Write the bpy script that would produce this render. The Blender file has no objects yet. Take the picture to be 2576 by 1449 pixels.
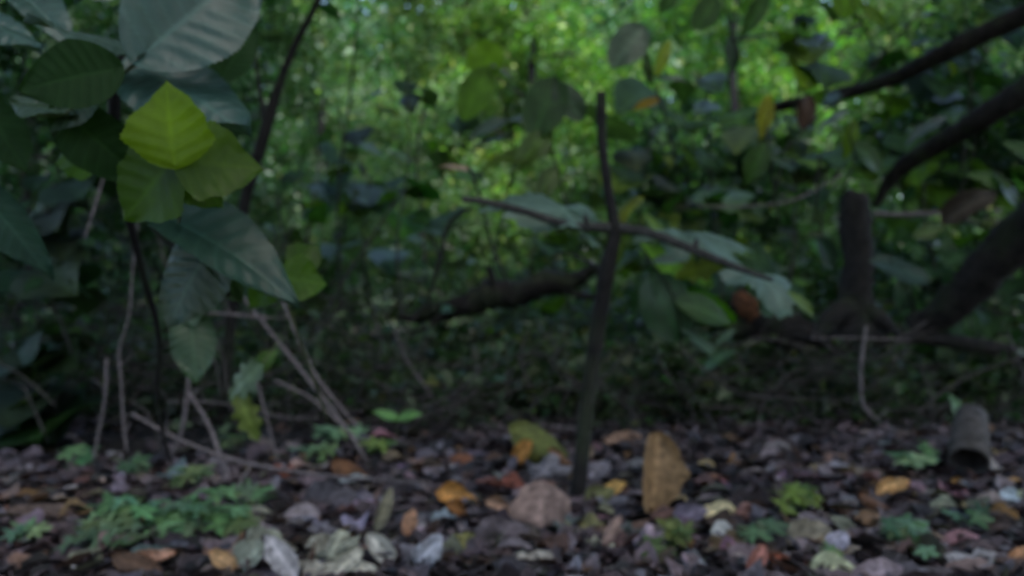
import bpy, math, random
import numpy as np
from mathutils import Vector, Matrix

SC = bpy.context.scene
COL = SC.collection
rnd = random.Random(11)
rng = np.random.default_rng(7)

# ------------------------------------------------------------------ camera, sky, sun, exposure
F = 2003.0            # focal length in units of a 2576 wide picture
H = 0.45              # camera height above the ground
cam = bpy.data.cameras.new('camera')
camo = bpy.data.objects.new('camera', cam); COL.objects.link(camo)
camo.location = (0, 0, H); camo.rotation_euler = (math.radians(90), 0, 0)
cam.lens = 36 * F / 2576; cam.sensor_width = 36
cam.clip_start = 0.02; cam.clip_end = 400
cam.dof.use_dof = True
cam.dof.focus_distance = 0.42
cam.dof.aperture_fstop = 6.2
SC.camera = camo

SUN_EL, SUN_AZ = math.radians(58), math.radians(150)     # azimuth from +Y towards +X
world = bpy.data.worlds.new('World'); SC.world = world; world.use_nodes = True
nt = world.node_tree
sky = nt.nodes.new('ShaderNodeTexSky'); sky.sky_type = 'NISHITA'; sky.sun_disc = False
sky.sun_elevation = SUN_EL; sky.sun_rotation = SUN_AZ
sky.air_density = 1.0; sky.dust_density = 1.0; sky.ozone_density = 1.0
bg = nt.nodes['Background']; bg.inputs['Strength'].default_value = 0.13
nt.links.new(sky.outputs[0], bg.inputs['Color'])
sun = bpy.data.lights.new('sun', 'SUN'); sun.energy = 1.5; sun.angle = math.radians(40)
sun.color = (1.0, 0.95, 0.88)
suno = bpy.data.objects.new('sun', sun); COL.objects.link(suno)
sdir = Vector((math.sin(SUN_AZ) * math.cos(SUN_EL), math.cos(SUN_AZ) * math.cos(SUN_EL), math.sin(SUN_EL)))
suno.rotation_euler = (-sdir).to_track_quat('-Z', 'Y').to_euler()
SC.view_settings.view_transform = 'Standard'; SC.view_settings.look = 'None'
SC.view_settings.gamma = 1; SC.view_settings.use_curve_mapping = False
SC.view_settings.exposure = 2.35
SC.render.engine = 'CYCLES'
try:
    cy = SC.cycles
    cy.max_bounces = 6; cy.diffuse_bounces = 4; cy.glossy_bounces = 2; cy.transmission_bounces = 4
    cy.sample_clamp_indirect = 4.0
except Exception:
    pass

# ------------------------------------------------------------------ coordinates
def P(u, v, d):
    """world point that lies d metres away at pixel (u, v) of a 2576x1449 picture"""
    return Vector(((u - 1288) / F * d, d, H - (v - 724.5) / F * d))

def ground_z(x, y):
    z = 0.012 * math.sin(3.1 * x + 1.3) * math.sin(2.3 * y + .4) + 0.006 * math.sin(9 * x + 2 * y) * math.sin(7 * y - 3 * x)
    if y > 2.5:
        k = min(1.0, (y - 2.5) / 1.5); k = k * k * (3 - 2 * k)
        z -= 0.26 * k
    if y > 6:
        z += (y - 6) * 0.06
    return z

def G(u, v, h=0.0):
    """point h above the ground seen at pixel (u, v)"""
    d = H * F / max(40, (v - 724.5))
    for _ in range(8):
        x = (u - 1288) / F * d
        d = (H - h - ground_z(x, d)) * F / max(40, (v - 724.5))
    return Vector(((u - 1288) / F * d, d, h + ground_z((u - 1288) / F * d, d)))

# ------------------------------------------------------------------ object helpers
def meta(o, label=None, cat=None, group=None, kind=None):
    if label: o['label'] = label
    if cat: o['category'] = cat
    if group: o['group'] = group
    if kind: o['kind'] = kind
    return o

def empty(name, loc, label, cat, group=None):
    o = bpy.data.objects.new(name, None); COL.objects.link(o)
    o.location = loc; o.empty_display_size = .02
    return meta(o, label, cat, group)

def mesh(name, V, Fc, mat, smooth=True, vein=None, tint=None):
    me = bpy.data.meshes.new(name)
    me.from_pydata([tuple(v) for v in V], [], [tuple(f) for f in Fc])
    if smooth: me.polygons.foreach_set('use_smooth', [True] * len(me.polygons))
    if vein is not None:
        a = me.attributes.new('vein', 'FLOAT', 'POINT'); a.data.foreach_set('value', list(vein))
    if mat: me.materials.append(mat)
    me.update()
    return me

def link(name, me, M=None, parent=None, color=None):
    o = bpy.data.objects.new(name, me); COL.objects.link(o)
    if parent is not None:
        o.parent = parent
        pm = world_of(parent)
        o.matrix_basis = pm.inverted() @ (M if M is not None else pm)
    elif M is not None:
        o.matrix_basis = M
    if color: o.color = (*color, 1)
    return o

def world_of(o):
    M = o.matrix_basis.copy() if o.type != 'EMPTY' else Matrix.Translation(o.location) @ o.rotation_euler.to_matrix().to_4x4()
    return world_of(o.parent) @ M if o.parent else M

def aim(base, tip, normal, width=1.0, thick=1.0):
    """matrix that lays a unit leaf (base at origin, tip at +Y, face +Z) from base to tip"""
    y = tip - base; L = y.length; y = y / L
    z = normal - y * normal.dot(y)
    if z.length < 1e-4: z = Vector((0.1, -1, .3)) - y * Vector((0.1, -1, .3)).dot(y)
    z.normalize(); x = y.cross(z)
    return Matrix(((x.x * L * width, y.x * L, z.x * L * thick, base.x), (x.y * L * width, y.y * L, z.y * L * thick, base.y),
                   (x.z * L * width, y.z * L, z.z * L * thick, base.z), (0, 0, 0, 1)))

# ------------------------------------------------------------------ materials
def newmat(name):
    m = bpy.data.materials.new(name); m.use_nodes = True
    n = m.node_tree; n.nodes.clear()
    return m, n, n.nodes, n.links

def leaf_material(name, source, trans=.35, rough=.42, spec=.5, blotch=.35, tmul=(1.5, 1.7, .4), scale=40, vein_gain=.6, spots=0.0):
    m, n, N, L = newmat(name)
    out = N.new('ShaderNodeOutputMaterial'); mix = N.new('ShaderNodeMixShader')
    pr = N.new('ShaderNodeBsdfPrincipled'); tr = N.new('ShaderNodeBsdfTranslucent')
    if source == 'object':
        oi = N.new('ShaderNodeObjectInfo'); csock = oi.outputs['Color']
    else:
        at = N.new('ShaderNodeAttribute'); at.attribute_name = 'tint'; csock = at.outputs['Color']
    tc = N.new('ShaderNodeTexCoord')
    no = N.new('ShaderNodeTexNoise'); no.inputs['Scale'].default_value = scale; no.inputs['Detail'].default_value = 5
    geo = N.new('ShaderNodeNewGeometry')
    L.new(geo.outputs['Position'], no.inputs['Vector'])
    mr = N.new('ShaderNodeMapRange'); mr.inputs['From Min'].default_value = .3; mr.inputs['From Max'].default_value = .7
    mr.inputs['To Min'].default_value = 1 - blotch; mr.inputs['To Max'].default_value = 1 + blotch
    L.new(no.outputs['Fac'], mr.inputs['Value'])
    mul = N.new('ShaderNodeVectorMath'); mul.operation = 'SCALE'
    L.new(csock, mul.inputs[0]); L.new(mr.outputs[0], mul.inputs['Scale'])
    vn = N.new('ShaderNodeAttribute'); vn.attribute_name = 'vein'
    va = N.new('ShaderNodeMath'); va.operation = 'MULTIPLY_ADD'; va.inputs[1].default_value = vein_gain; va.inputs[2].default_value = 1
    L.new(vn.outputs['Fac'], va.inputs[0])
    mul2 = N.new('ShaderNodeVectorMath'); mul2.operation = 'SCALE'
    L.new(mul.outputs[0], mul2.inputs[0]); L.new(va.outputs[0], mul2.inputs['Scale'])
    base = mul2.outputs[0]
    if spots:
        n2 = N.new('ShaderNodeTexNoise'); n2.inputs['Scale'].default_value = 130; n2.inputs['Detail'].default_value = 2
        L.new(geo.outputs['Position'], n2.inputs['Vector'])
        r2 = N.new('ShaderNodeMapRange'); r2.inputs['From Min'].default_value = .6; r2.inputs['From Max'].default_value = .68
        r2.inputs['To Min'].default_value = 0; r2.inputs['To Max'].default_value = spots
        L.new(n2.outputs['Fac'], r2.inputs['Value'])
        mx = N.new('ShaderNodeMix'); mx.data_type = 'RGBA'; mx.inputs['B'].default_value = (.03, .022, .016, 1)
        L.new(r2.outputs[0], mx.inputs['Factor']); L.new(base, mx.inputs['A']); base = mx.outputs['Result']
    L.new(base, pr.inputs['Base Color'])
    pr.inputs['Roughness'].default_value = rough; pr.inputs['Specular IOR Level'].default_value = spec
    bp = N.new('ShaderNodeBump'); bp.inputs['Strength'].default_value = .35; bp.inputs['Distance'].default_value = .004
    n3 = N.new('ShaderNodeTexNoise'); n3.inputs['Scale'].default_value = scale * 3; n3.inputs['Detail'].default_value = 4
    L.new(geo.outputs['Position'], n3.inputs['Vector']); L.new(n3.outputs['Fac'], bp.inputs['Height']); L.new(bp.outputs[0], pr.inputs['Normal'])
    tm = N.new('ShaderNodeVectorMath'); tm.operation = 'MULTIPLY'; tm.inputs[1].default_value = tmul
    L.new(base, tm.inputs[0]); L.new(tm.outputs[0], tr.inputs['Color'])
    mix.inputs[0].default_value = trans
    L.new(pr.outputs[0], mix.inputs[1]); L.new(tr.outputs[0], mix.inputs[2]); L.new(mix.outputs[0], out.inputs[0])
    return m

def bark_material(name, c1, c2, scale=60, bump=.6, rough=.85, moss=0.0):
    m, n, N, L = newmat(name)
    out = N.new('ShaderNodeOutputMaterial'); pr = N.new('ShaderNodeBsdfPrincipled')
    geo = N.new('ShaderNodeNewGeometry')
    no = N.new('ShaderNodeTexNoise'); no.inputs['Scale'].default_value = scale; no.inputs['Detail'].default_value = 7; no.inputs['Roughness'].default_value = .65
    L.new(geo.outputs['Position'], no.inputs['Vector'])
    cr = N.new('ShaderNodeValToRGB'); cr.color_ramp.elements[0].position = .35; cr.color_ramp.elements[1].position = .68
    cr.color_ramp.elements[0].color = (*c1, 1); cr.color_ramp.elements[1].color = (*c2, 1)
    L.new(no.outputs['Fac'], cr.inputs[0]); col = cr.outputs[0]
    if moss:
        n2 = N.new('ShaderNodeTexNoise'); n2.inputs['Scale'].default_value = 9; n2.inputs['Detail'].default_value = 6
        L.new(geo.outputs['Position'], n2.inputs['Vector'])
        r2 = N.new('ShaderNodeMapRange'); r2.inputs['From Min'].default_value = .5; r2.inputs['From Max'].default_value = .62; r2.inputs['To Max'].default_value = moss
        L.new(n2.outputs['Fac'], r2.inputs['Value'])
        mx = N.new('ShaderNodeMix'); mx.data_type = 'RGBA'; mx.inputs['B'].default_value = (.035, .055, .02, 1)
        L.new(r2.outputs[0], mx.inputs['Factor']); L.new(col, mx.inputs['A']); col = mx.outputs['Result']
    L.new(col, pr.inputs['Base Color']); pr.inputs['Roughness'].default_value = rough
    pr.inputs['Specular IOR Level'].default_value = .3
    bp = N.new('ShaderNodeBump'); bp.inputs['Strength'].default_value = bump; bp.inputs['Distance'].default_value = .004
    L.new(no.outputs['Fac'], bp.inputs['Height']); L.new(bp.outputs[0], pr.inputs['Normal'])
    L.new(pr.outputs[0], out.inputs[0])
    return m

M_BIG = leaf_material('glossy_leaf', 'object', trans=.16, rough=.42, spec=.6, blotch=.15, scale=25, vein_gain=.7)
M_MATT = leaf_material('matt_leaf', 'object', trans=.3, rough=.65, spec=.12, blotch=.2, scale=25, vein_gain=.5)
M_THIN = leaf_material('thin_leaf', 'object', trans=.55, rough=.45, spec=.4, blotch=.25, scale=22, tmul=(1.6, 1.5, .5), vein_gain=.3)
M_LEAF = leaf_material('live_leaf', 'object', trans=.30, rough=.45, spec=.4, blotch=.2, scale=40)
M_HERB = leaf_material('herb_leaf', 'object', trans=.2, rough=.55, spec=.4, blotch=.3, scale=60)
M_DEAD = leaf_material('dead_leaf', 'object', trans=.12, rough=.62, spec=.35, blotch=.45, scale=70, tmul=(1.5, 1.1, .5), spots=.5)
M_MASS = leaf_material('foliage_mass', 'tint', trans=.40, rough=.42, spec=.5, blotch=.15, scale=20, tmul=(1.02, 1.6, .62))
M_LITTER = leaf_material('litter_fragments', 'tint', trans=.08, rough=.6, spec=.35, blotch=.5, scale=90, tmul=(1.3, 1.0, .7), spots=.4)
M_BARK = bark_material('dark_bark', (.006, .005, .0055), (.024, .020, .021), 45, .8, moss=.3)
M_BARKG = bark_material('grey_bark', (.020, .019, .019), (.080, .074, .072), 70, .6)
M_TWIG = bark_material('dry_twig_bark', (.07, .058, .064), (.27, .225, .245), 120, .5)
M_BRUSH = bark_material('dead_brush_bark', (.022, .019, .019), (.10, .084, .087), 100, .5)
M_LOG = bark_material('rotten_log_bark', (.005, .004, .0045), (.030, .024, .024), 30, 1.0, moss=.35)
M_WOOD = bark_material('rotten_end_wood', (.02, .009, .005), (.16, .06, .025), 60, .8)
M_STEM = bark_material('green_stem', (.05, .07, .035), (.12, .13, .06), 80, .2, .5)
M_SOIL = bark_material('soil', (.008, .006, .006), (.035, .027, .027), 22, 1.0, .9)
M_CUT = bark_material('cut_log_bark', (.025, .022, .022), (.11, .095, .095), 55, .7)

# ------------------------------------------------------------------ leaf shapes (unit length)
def leaf_grid(W=.6, nt=14, ns=8, p=.8, q=.85, serr=0.0, nv=7, corr=0.0, fold=.15, droop=.15, cord=0.0,
              lobes=0, lobed=0.0, curl=0.0, wave=0.0, seed=0, mat=None, irr=0.0):
    r = random.Random(seed); ph = [r.uniform(0, 6.28) for _ in range(6)]
    V = []; vein = []; Fc = []
    for i in range(nt + 1):
        t = i / nt
        w = W / 2 * max(0.0, math.sin(math.pi * min(1, t) ** p)) ** q
        if lobes: w *= 1 - lobed * (.5 + .5 * math.cos(2 * math.pi * lobes * t))
        if serr and i % 2 and 0 < i < nt: w *= 1 + serr
        for j in range(ns + 1):
            s = j / ns * 2 - 1; a = abs(s)
            x = s * w * (1 + irr * (math.sin(9 * t + ph[2] + (3 if s > 0 else 0)) * .6 + math.sin(23 * t + ph[3] + (2 if s > 0 else 0)) * .4)); y = t - cord * a ** 1.5 * (1 - t) ** 4 + .10 * a * w
            fr = (nv * t - a * 1.1) % 1.0
            k = abs(fr - .5) * 2
            z = fold * abs(x) + corr * (k - .5) * min(1, a * 3) * (w / (W / 2))
            z -= droop * t * t
            z += wave * (math.sin(5 * x / W + 4 * t + ph[0]) * .5 + math.sin(7 * t + ph[1] + 3 * s) * .5) * (.3 + a)
            if curl:
                ang = curl * x / (W / 2) * 1.3
                R = (W / 2) / (curl * 1.3)
                x = R * math.sin(ang); z += R * (1 - math.cos(ang))
            V.append((x, y, z))
            vein.append(max(0.0, 1 - a * 8) if j == ns // 2 else max(0, k - .75) * 2.2)
    for i in range(nt):
        for j in range(ns):
            a = i * (ns + 1) + j
            Fc.append((a, a + 1, a + ns + 2, a + ns + 1))
    return mesh('leaf', V, Fc, mat, vein=vein)

def leaf_palm(lobes=((0, 1.0), (50, .85), (-50, .85), (108, .55), (-108, .55)), width=22, low=.35, n=60, rings=3,
              tooth=.05, cup=.12, wave=.05, seed=0, mat=None, petal=.12):
    """palmate leaf: attached at (0, .0), tip at +Y 1"""
    r = random.Random(seed); ph = r.uniform(0, 6)
    c = (0, .38, 0); V = [c]; vein = [1.0]; Fc = []
    R = []
    for i in range(n):
        th = -math.pi + 2 * math.pi * (i + .5) / n
        deg = math.degrees(th)
        rr = low
        for a, A in lobes:
            dd = (deg - a + 180) % 360 - 180
            rr = max(rr, low + (A * .64 - low) * math.exp(-(dd / width) ** 2))
        if abs(deg) > 160: rr *= .55
        rr *= 1 + tooth * ((i % 2) * 2 - 1) + r.uniform(-.03, .03)
        R.append((th, rr))
    for k in range(1, rings + 1):
        q = k / rings
        for th, rr in R:
            x = math.sin(th) * rr * q; y = c[1] + math.cos(th) * rr * q
            z = -cup * q * q * (rr / .6) + wave * q * math.sin(5 * th + ph) + .03 * math.sin(9 * x + ph)
            V.append((x, y, z))
            dd = min(abs((math.degrees(th) - a + 180) % 360 - 180) for a, A in lobes)
            vein.append(max(0, 1 - dd / 7) * .8)
    for i in range(n):
        Fc.append((0, 1 + i, 1 + (i + 1) % n))
    for k in range(rings - 1):
        for i in range(n):
            a = 1 + k * n + i; b = 1 + k * n + (i + 1) % n
            Fc.append((a, a + n, b + n, b))
    o = len(V)
    V += [(-.009, 0, 0), (.009, 0, 0), (.009, .38, .012), (-.009, .38, .012), (0, 0, -.012), (0, .38, -.006)]; vein += [1] * 6
    Fc += [(o, o + 1, o + 2, o + 3), (o + 1, o + 4, o + 5, o + 2), (o + 4, o, o + 3, o + 5)]
    return mesh('leaf', V, Fc, mat, vein=vein)

# ------------------------------------------------------------------ tubes
def catmull(pts, n=6):
    Q = [Vector(p) for p in pts]; Q = [Q[0] * 2 - Q[1]] + Q + [Q[-1] * 2 - Q[-2]]
    out = []
    for i in range(1, len(Q) - 2):
        for k in range(n):
            t = k / n; a, b, c, d = Q[i - 1], Q[i], Q[i + 1], Q[i + 2]
            out.append(.5 * ((2 * b) + (c - a) * t + (2 * a - 5 * b + 4 * c - d) * t * t + (3 * b - a - 3 * c + d) * t ** 3))
    out.append(Q[-2]); return out

def tube_data(pts, radii, sides=8, n=6, rough=.08, seed=1, cap=True):
    r = random.Random(seed)
    C = catmull(pts, n) if len(pts) > 1 else pts
    m = len(C); V = []; Fc = []
    rk = list(radii) if hasattr(radii, '__len__') else [radii, radii]
    side = Vector((1, 0, 0))
    for i, c in enumerate(C):
        t = i / (m - 1) * (len(rk) - 1); a = min(len(rk) - 2, int(t)); R = rk[a] + (rk[a + 1] - rk[a]) * (t - a)
        d = (C[min(m - 1, i + 1)] - C[max(0, i - 1)]).normalized()
        x = side - d * side.dot(d)
        if x.length < .05: x = Vector((0, 0, 1)) - d * d.z
        x.normalize(); side = x; y = d.cross(x)
        for k in range(sides):
            th = 2 * math.pi * k / sides
            q = R * (1 + r.uniform(-rough, rough))
            V.append(c + x * math.cos(th) * q + y * math.sin(th) * q)
    for i in range(m - 1):
        for k in range(sides):
            a = i * sides + k; b = i * sides + (k + 1) % sides
            Fc.append((a, b, b + sides, a + sides))
    if cap:
        Fc.append(tuple(reversed(range(sides)))); Fc.append(tuple((m - 1) * sides + k for k in range(sides)))
    return V, Fc

def tube(name, pts, radii, mat, parent=None, sides=8, rough=.08, seed=1, n=6, origin=None, extra=()):
    V, Fc = tube_data(pts, radii, sides, n, rough, seed)
    for (p2, r2) in extra:
        v2, f2 = tube_data(p2, r2, max(5, sides - 2), n, rough, seed + 3)
        o = len(V); V += v2; Fc += [tuple(i + o for i in f) for f in f2]
    if parent is not None: org = world_of(parent).translation
    else: org = Vector(origin) if origin is not None else Vector(pts[0])
    me = mesh(name, [v - org for v in V], Fc, mat)
    return link(name, me, Matrix.Translation(org), parent)

# ------------------------------------------------------------------ masses of small leaves
def mass_mesh(name, C, D, Nn, Ls, Ws, tint, mat, fold=.25):
    """C centres, D directions, Nn normals (n,3); Ls, Ws (n,); each leaf = 6 vertices, 4 triangles"""
    n = len(C)
    D = D / np.linalg.norm(D, axis=1, keepdims=True)
    Nn = Nn - D * (Nn * D).sum(1, keepdims=True); Nn /= np.maximum(1e-6, np.linalg.norm(Nn, axis=1, keepdims=True))
    X = np.cross(D, Nn)
    Ls = Ls[:, None]; Ws = Ws[:, None]
    v = np.empty((n, 6, 3), np.float32)
    v[:, 0] = C - D * Ls * .5
    v[:, 1] = C - D * Ls * .15 + X * Ws * .5 + Nn * Ws * fold
    v[:, 2] = C + D * Ls * .2 + X * Ws * .38 + Nn * Ws * fold * .6
    v[:, 3] = C + D * Ls * .5 - Nn * Ls * .12
    v[:, 4] = C + D * Ls * .2 - X * Ws * .38 + Nn * Ws * fold * .6
    v[:, 5] = C - D * Ls * .15 - X * Ws * .5 + Nn * Ws * fold
    idx = np.array([[0, 1, 2], [0, 2, 3], [0, 3, 4], [0, 4, 5]], np.int32)
    f = (np.arange(n, dtype=np.int32)[:, None, None] * 6 + idx[None]).reshape(-1)
    me = bpy.data.meshes.new(name)
    me.vertices.add(n * 6); me.vertices.foreach_set('co', v.reshape(-1))
    me.loops.add(len(f)); me.loops.foreach_set('vertex_index', f)
    me.polygons.add(n * 4); me.polygons.foreach_set('loop_start', np.arange(0, len(f), 3, dtype=np.int32))
    me.update(calc_edges=True)
    a = me.attributes.new('tint', 'FLOAT_COLOR', 'POINT')
    c4 = np.ones((n, 6, 4), np.float32); c4[:, :, :3] = tint[:, None, :]
    a.data.foreach_set('color', c4.reshape(-1))
    me.materials.append(mat)
    return me

def rand_unit(n):
    v = rng.normal(size=(n, 3)); return v / np.linalg.norm(v, axis=1, keepdims=True)

def green_tint(n, base=(.05, .085, .028), var=.35, yellow=.1):
    b = np.array(base)[None] * (1 + rng.uniform(-var, var, (n, 1)))
    y = rng.random((n, 1)) < yellow
    b = np.where(y, b * np.array([[1.9, 1.45, .8]]), b)
    hue = rng.uniform(-.25, .25, (n, 1)); b[:, 0:1] *= 1 + hue
    return np.clip(b, .004, .5)

def crown_mesh(centres, radii, n, size, base, origin, yellow=.1, flat=.6, mat=None, var=.35):
    """foliage gathered in clumps round the given centres"""
    cc = np.array(centres); rr = np.array(radii); w = rr ** 2.2; w /= w.sum()
    k = rng.choice(len(cc), n, p=w)
    sub = rng.normal(size=(len(cc), 14, 3)); sub /= np.linalg.norm(sub, axis=2, keepdims=True); sub *= rng.random((len(cc), 14, 1)) ** .4
    off = sub[k, rng.integers(0, 14, n)]
    C = cc[k] + off * rr[k][:, None] + rng.normal(size=(n, 3)) * (rr[k][:, None] * .2)
    D = rand_unit(n) * np.array([1, 1, .55]) + np.array([0, 0, -.35])
    Nn = rand_unit(n) * (1 - flat) + np.array([0, 0, 1]) * flat
    L = size * rng.uniform(.6, 1.35, n)
    return mass_mesh('foliage', C - np.array(origin)[None], D, Nn, L, L * rng.uniform(.5, .75, n), green_tint(n, base, var, yellow), mat or M_MASS)

# ================================================================== THE SETTING
def build_ground():
    xs = np.concatenate([np.linspace(-60, -3.2, 18), np.linspace(-3, 3, 150), np.linspace(3.2, 60, 18)])
    ys = np.concatenate([np.linspace(-20, .4, 10), np.linspace(.5, 6, 150), np.linspace(6.4, 90, 40)])
    V = []; Fc = []
    for y in ys:
        for x in xs:
            z = ground_z(x, y)
            if abs(x) < 3.1 and .4 < y < 6.1: z += rng.normal() * .0035 - .004
            V.append((x, y, z))
    nx = len(xs)
    for j in range(len(ys) - 1):
        for i in range(nx - 1):
            a = j * nx + i; Fc.append((a, a + 1, a + nx + 1, a + nx))
    o = link('ground', mesh('ground', V, Fc, M_SOIL)); meta(o, 'dark damp woodland soil under the leaf litter', None, None, 'structure')
build_ground()

def litter():
    n = 44000
    y = 1.02 + (rng.random(n) ** 1.5) * 2.7
    x = (rng.random(n) * 2 - 1) * (y * .72 + .15)
    edge = 2.40 + .10 * np.sin(3 * x + 1) + .06 * np.sin(11 * x) - .42 / (1 + np.exp((x + .55) * 6)) + rng.normal(size=n) * .12
    k = (y < edge) | (rng.random(n) < .07); x = x[k]; y = y[k]; n = len(x)
    z = np.array([ground_z(a, b) for a, b in zip(x, y)]) + rng.random(n) ** 1.5 * .030 + .001
    C = np.stack([x, y, z], 1)
    D = rand_unit(n) * np.array([1, 1, .35]); Nn = rand_unit(n) * .5 + np.array([0, 0, 1.3])
    pal = np.array([(.115, .080, .085), (.070, .050, .055), (.16, .125, .13), (.045, .032, .034), (.20, .155, .14), (.10, .085, .10),
                    (.19, .17, .185), (.15, .085, .06), (.022, .018, .018), (.26, .23, .22), (.22, .12, .055), (.10, .10, .065)])
    w = np.array([18, 18, 12, 16, 5, 10, 5, 5, 14, 2.0, 1.6, 3]); w /= w.sum()
    t = pal[rng.choice(len(pal), n, p=w)] * rng.uniform(.4, 1.65, (n, 1))
    pt = np.sin(5 * x + 2 * np.sin(4 * y)) * np.sin(7 * y + 2 * np.sin(5 * x + 1)) + .5 * np.sin(17 * x + 3) * np.sin(15 * y)
    t = t * (1.0 + .32 * pt)[:, None] * np.array([[.95, .96, 1.07]])
    L = np.where(rng.random(n) < .42, rng.uniform(.035, .085, n), rng.uniform(.015, .05, n))
    W = L * np.where(rng.random(n) < .45, rng.uniform(.03, .14, n), rng.uniform(.5, .95, n))
    me = mass_mesh('leaf_litter', C, D, Nn, L, W, t, M_LITTER, fold=.13)
    meta(link('leaf_litter', me), 'broken brown and grey leaf litter covering the soil', None, None, 'stuff')
litter()

# ================================================================== BACKGROUND TREES AND SHRUBS
def tree(u, d, top, r, lean, ntufts, nleaf, size, base, label, yellow=.1, z0=.6, spread=1.0, name='tree', group=None, trunk_mat=None, seed=0, flat=.6):
    rr = random.Random(seed)
    x = (u - 1288) / F * d; gz = ground_z(x, d)
    root = empty(name, (x, d, gz), label, 'tree' if name == 'tree' else 'shrub', group)
    pts = [Vector((x, d, gz - .05))]
    k = 5
    for i in range(1, k + 1):
        t = i / k
        pts.append(Vector((x + lean * t * top + rr.uniform(-.05, .05), d + rr.uniform(-.08, .08), gz + top * t)))
    limbs = []; cs = []; rs = []
    for i in range(ntufts):
        t = rr.uniform(z0, 1.0)
        b = pts[0].lerp(pts[-1], t)
        a = rr.uniform(0, 6.28); ln = spread * rr.uniform(.35, 1.0) * (1.25 - .6 * t)
        e = b + Vector((math.cos(a) * ln, math.sin(a) * ln, rr.uniform(-.15, .35) * spread))
        if i % 2 == 0:
            m = (b + e) / 2 + Vector((0, 0, .08)); limbs.append(([b, m, e], [r * .32, r * .2, r * .08]))
        cs.append(tuple(e)); rs.append(spread * rr.uniform(.22, .42))
    tube('trunk', pts, [r, r * .85, r * .6, r * .35], trunk_mat or M_BARK, root, sides=8, seed=seed, extra=limbs)
    me = crown_mesh(cs, rs, nleaf, size, base, (x, d, gz), yellow, flat)
    link('crown', me, Matrix.Translation((x, d, gz)), root)
    return root

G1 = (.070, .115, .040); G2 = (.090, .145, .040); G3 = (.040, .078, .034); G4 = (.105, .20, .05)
GR = 'trees of the wood behind the brush'
# far layer: brighter young trees
far = [
 (1330, 11.5, 6.0, .09, .02, 34, 15000, .085, G4, 'slender tree with bright yellow-green crown in the far gap at the top centre', .35, .15, 1.5),
 (1850, 9.5, 5.5, .075, .0, 30, 11000, .085, G4, 'dark straight trunk with bright green crown right of the top centre', .3, .38, 1.2),
 (2120, 12.5, 6.2, .11, -.02, 34, 15000, .09, G4, 'bright green tree behind the upper fallen branch on the right', .35, .15, 1.6),
 (1150, 12.0, 6.2, .09, .03, 34, 14000, .085, G2, 'pale trunked tree with mid-green crown left of the centre gap', .15, .15, 1.5),
 (820, 11.0, 6.0, .09, -.02, 34, 14000, .085, (.085, .14, .06), 'tree with dull green crown behind the leaning dark stem', .08, .12, 1.5),
 (500, 9.5, 5.6, .09, .02, 30, 12000, .085, G3, 'dark green tree behind the big-leaved shrub', .03, .1, 1.5),
 (80, 8.5, 5.2, .10, .0, 30, 12000, .085, G3, 'dark tree at the left edge of the wood', .03, .1, 1.6),
 (2500, 10.5, 6.0, .12, -.03, 34, 14000, .085, G1, 'tree with deep green crown at the right edge of the wood', .08, .12, 1.6),
]
for i, a in enumerate(far):
    tree(*a[:10], yellow=a[10], z0=a[11], spread=a[12], seed=20 + i, group=GR)

# the distant mass of the wood, a hedge of leaves that reads as one
def wood_mass():
    n = 130000
    cl = rng.random((900, 3)); cx = (cl[:, 0] * 2 - 1) * 19; cy_ = 14 + cl[:, 1] * 6; cz = cl[:, 2] ** .9 * 9.5
    k = rng.integers(0, 900, n)
    C = np.stack([cx[k], cy_[k], cz[k]], 1) + rng.normal(size=(n, 3)) * np.array([.55, .5, .45])
    C[:, 2] = np.maximum(C[:, 2], .1)
    D = rand_unit(n) + np.array([0, 0, -.4]); Nn = rand_unit(n) * .5 + np.array([0, -.1, .6])
    L = rng.uniform(.12, .24, n)
    m = 45000
    C = np.concatenate([C, np.stack([rng.uniform(-24, 24, m), rng.uniform(21, 26, m), rng.random(m) ** .8 * 8.6], 1)]); n += m
    D = np.concatenate([D, rand_unit(m) + np.array([0, 0, -.4])]); Nn = np.concatenate([Nn, rand_unit(m) * .5 + np.array([0, -.4, .6])]); L = np.concatenate([L, rng.uniform(.3, .45, m)])
    me = mass_mesh('distant_wood', C, D, Nn, L, L * .7, green_tint(n, (.09, .17, .075), .5, .12), M_MASS)
    meta(link('distant_wood', me), 'far green foliage of the wood closing off the view', None, None, 'stuff')
wood_mass()

# mid layer shrubs 4 to 7 m away
GS = 'shrubs standing in the brush'
mid = [
 (760, 5.8, 2.1, .02, .05, 26, 6500, .050, (.11, .165, .085), 'fine-leaved grey-green shrub between the leaning stem and the sapling', .05, .2, .75),
 (1060, 6.6, 2.2, .02, .0, 26, 6500, .052, (.12, .18, .085), 'fine-leaved shrub behind the left end of the sapling crossbranch', .08, .2, .75),
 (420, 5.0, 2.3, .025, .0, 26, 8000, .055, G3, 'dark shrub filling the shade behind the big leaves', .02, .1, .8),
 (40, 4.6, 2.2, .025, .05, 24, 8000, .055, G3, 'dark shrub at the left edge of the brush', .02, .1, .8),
 (1420, 6.6, 1.6, .02, -.03, 22, 7000, .06, G1, 'low green shrub behind the sapling', .08, .15, .7),
 (1750, 5.6, 1.7, .02, .03, 22, 7000, .06, G3, 'dark green shrub right of the sapling', .05, .15, .75),
 (2080, 6.2, 2.0, .02, .0, 24, 8000, .06, G1, 'green shrub under the upper fallen branch', .06, .15, .8),
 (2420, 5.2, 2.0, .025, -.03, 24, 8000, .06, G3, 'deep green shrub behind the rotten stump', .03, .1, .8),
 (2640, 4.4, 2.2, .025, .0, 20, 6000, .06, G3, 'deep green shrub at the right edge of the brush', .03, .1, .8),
]
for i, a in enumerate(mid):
    tree(*a[:10], yellow=a[10], z0=a[11], spread=a[12], seed=60 + i, name='shrub', group=GS, trunk_mat=M_BARKG)

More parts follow.
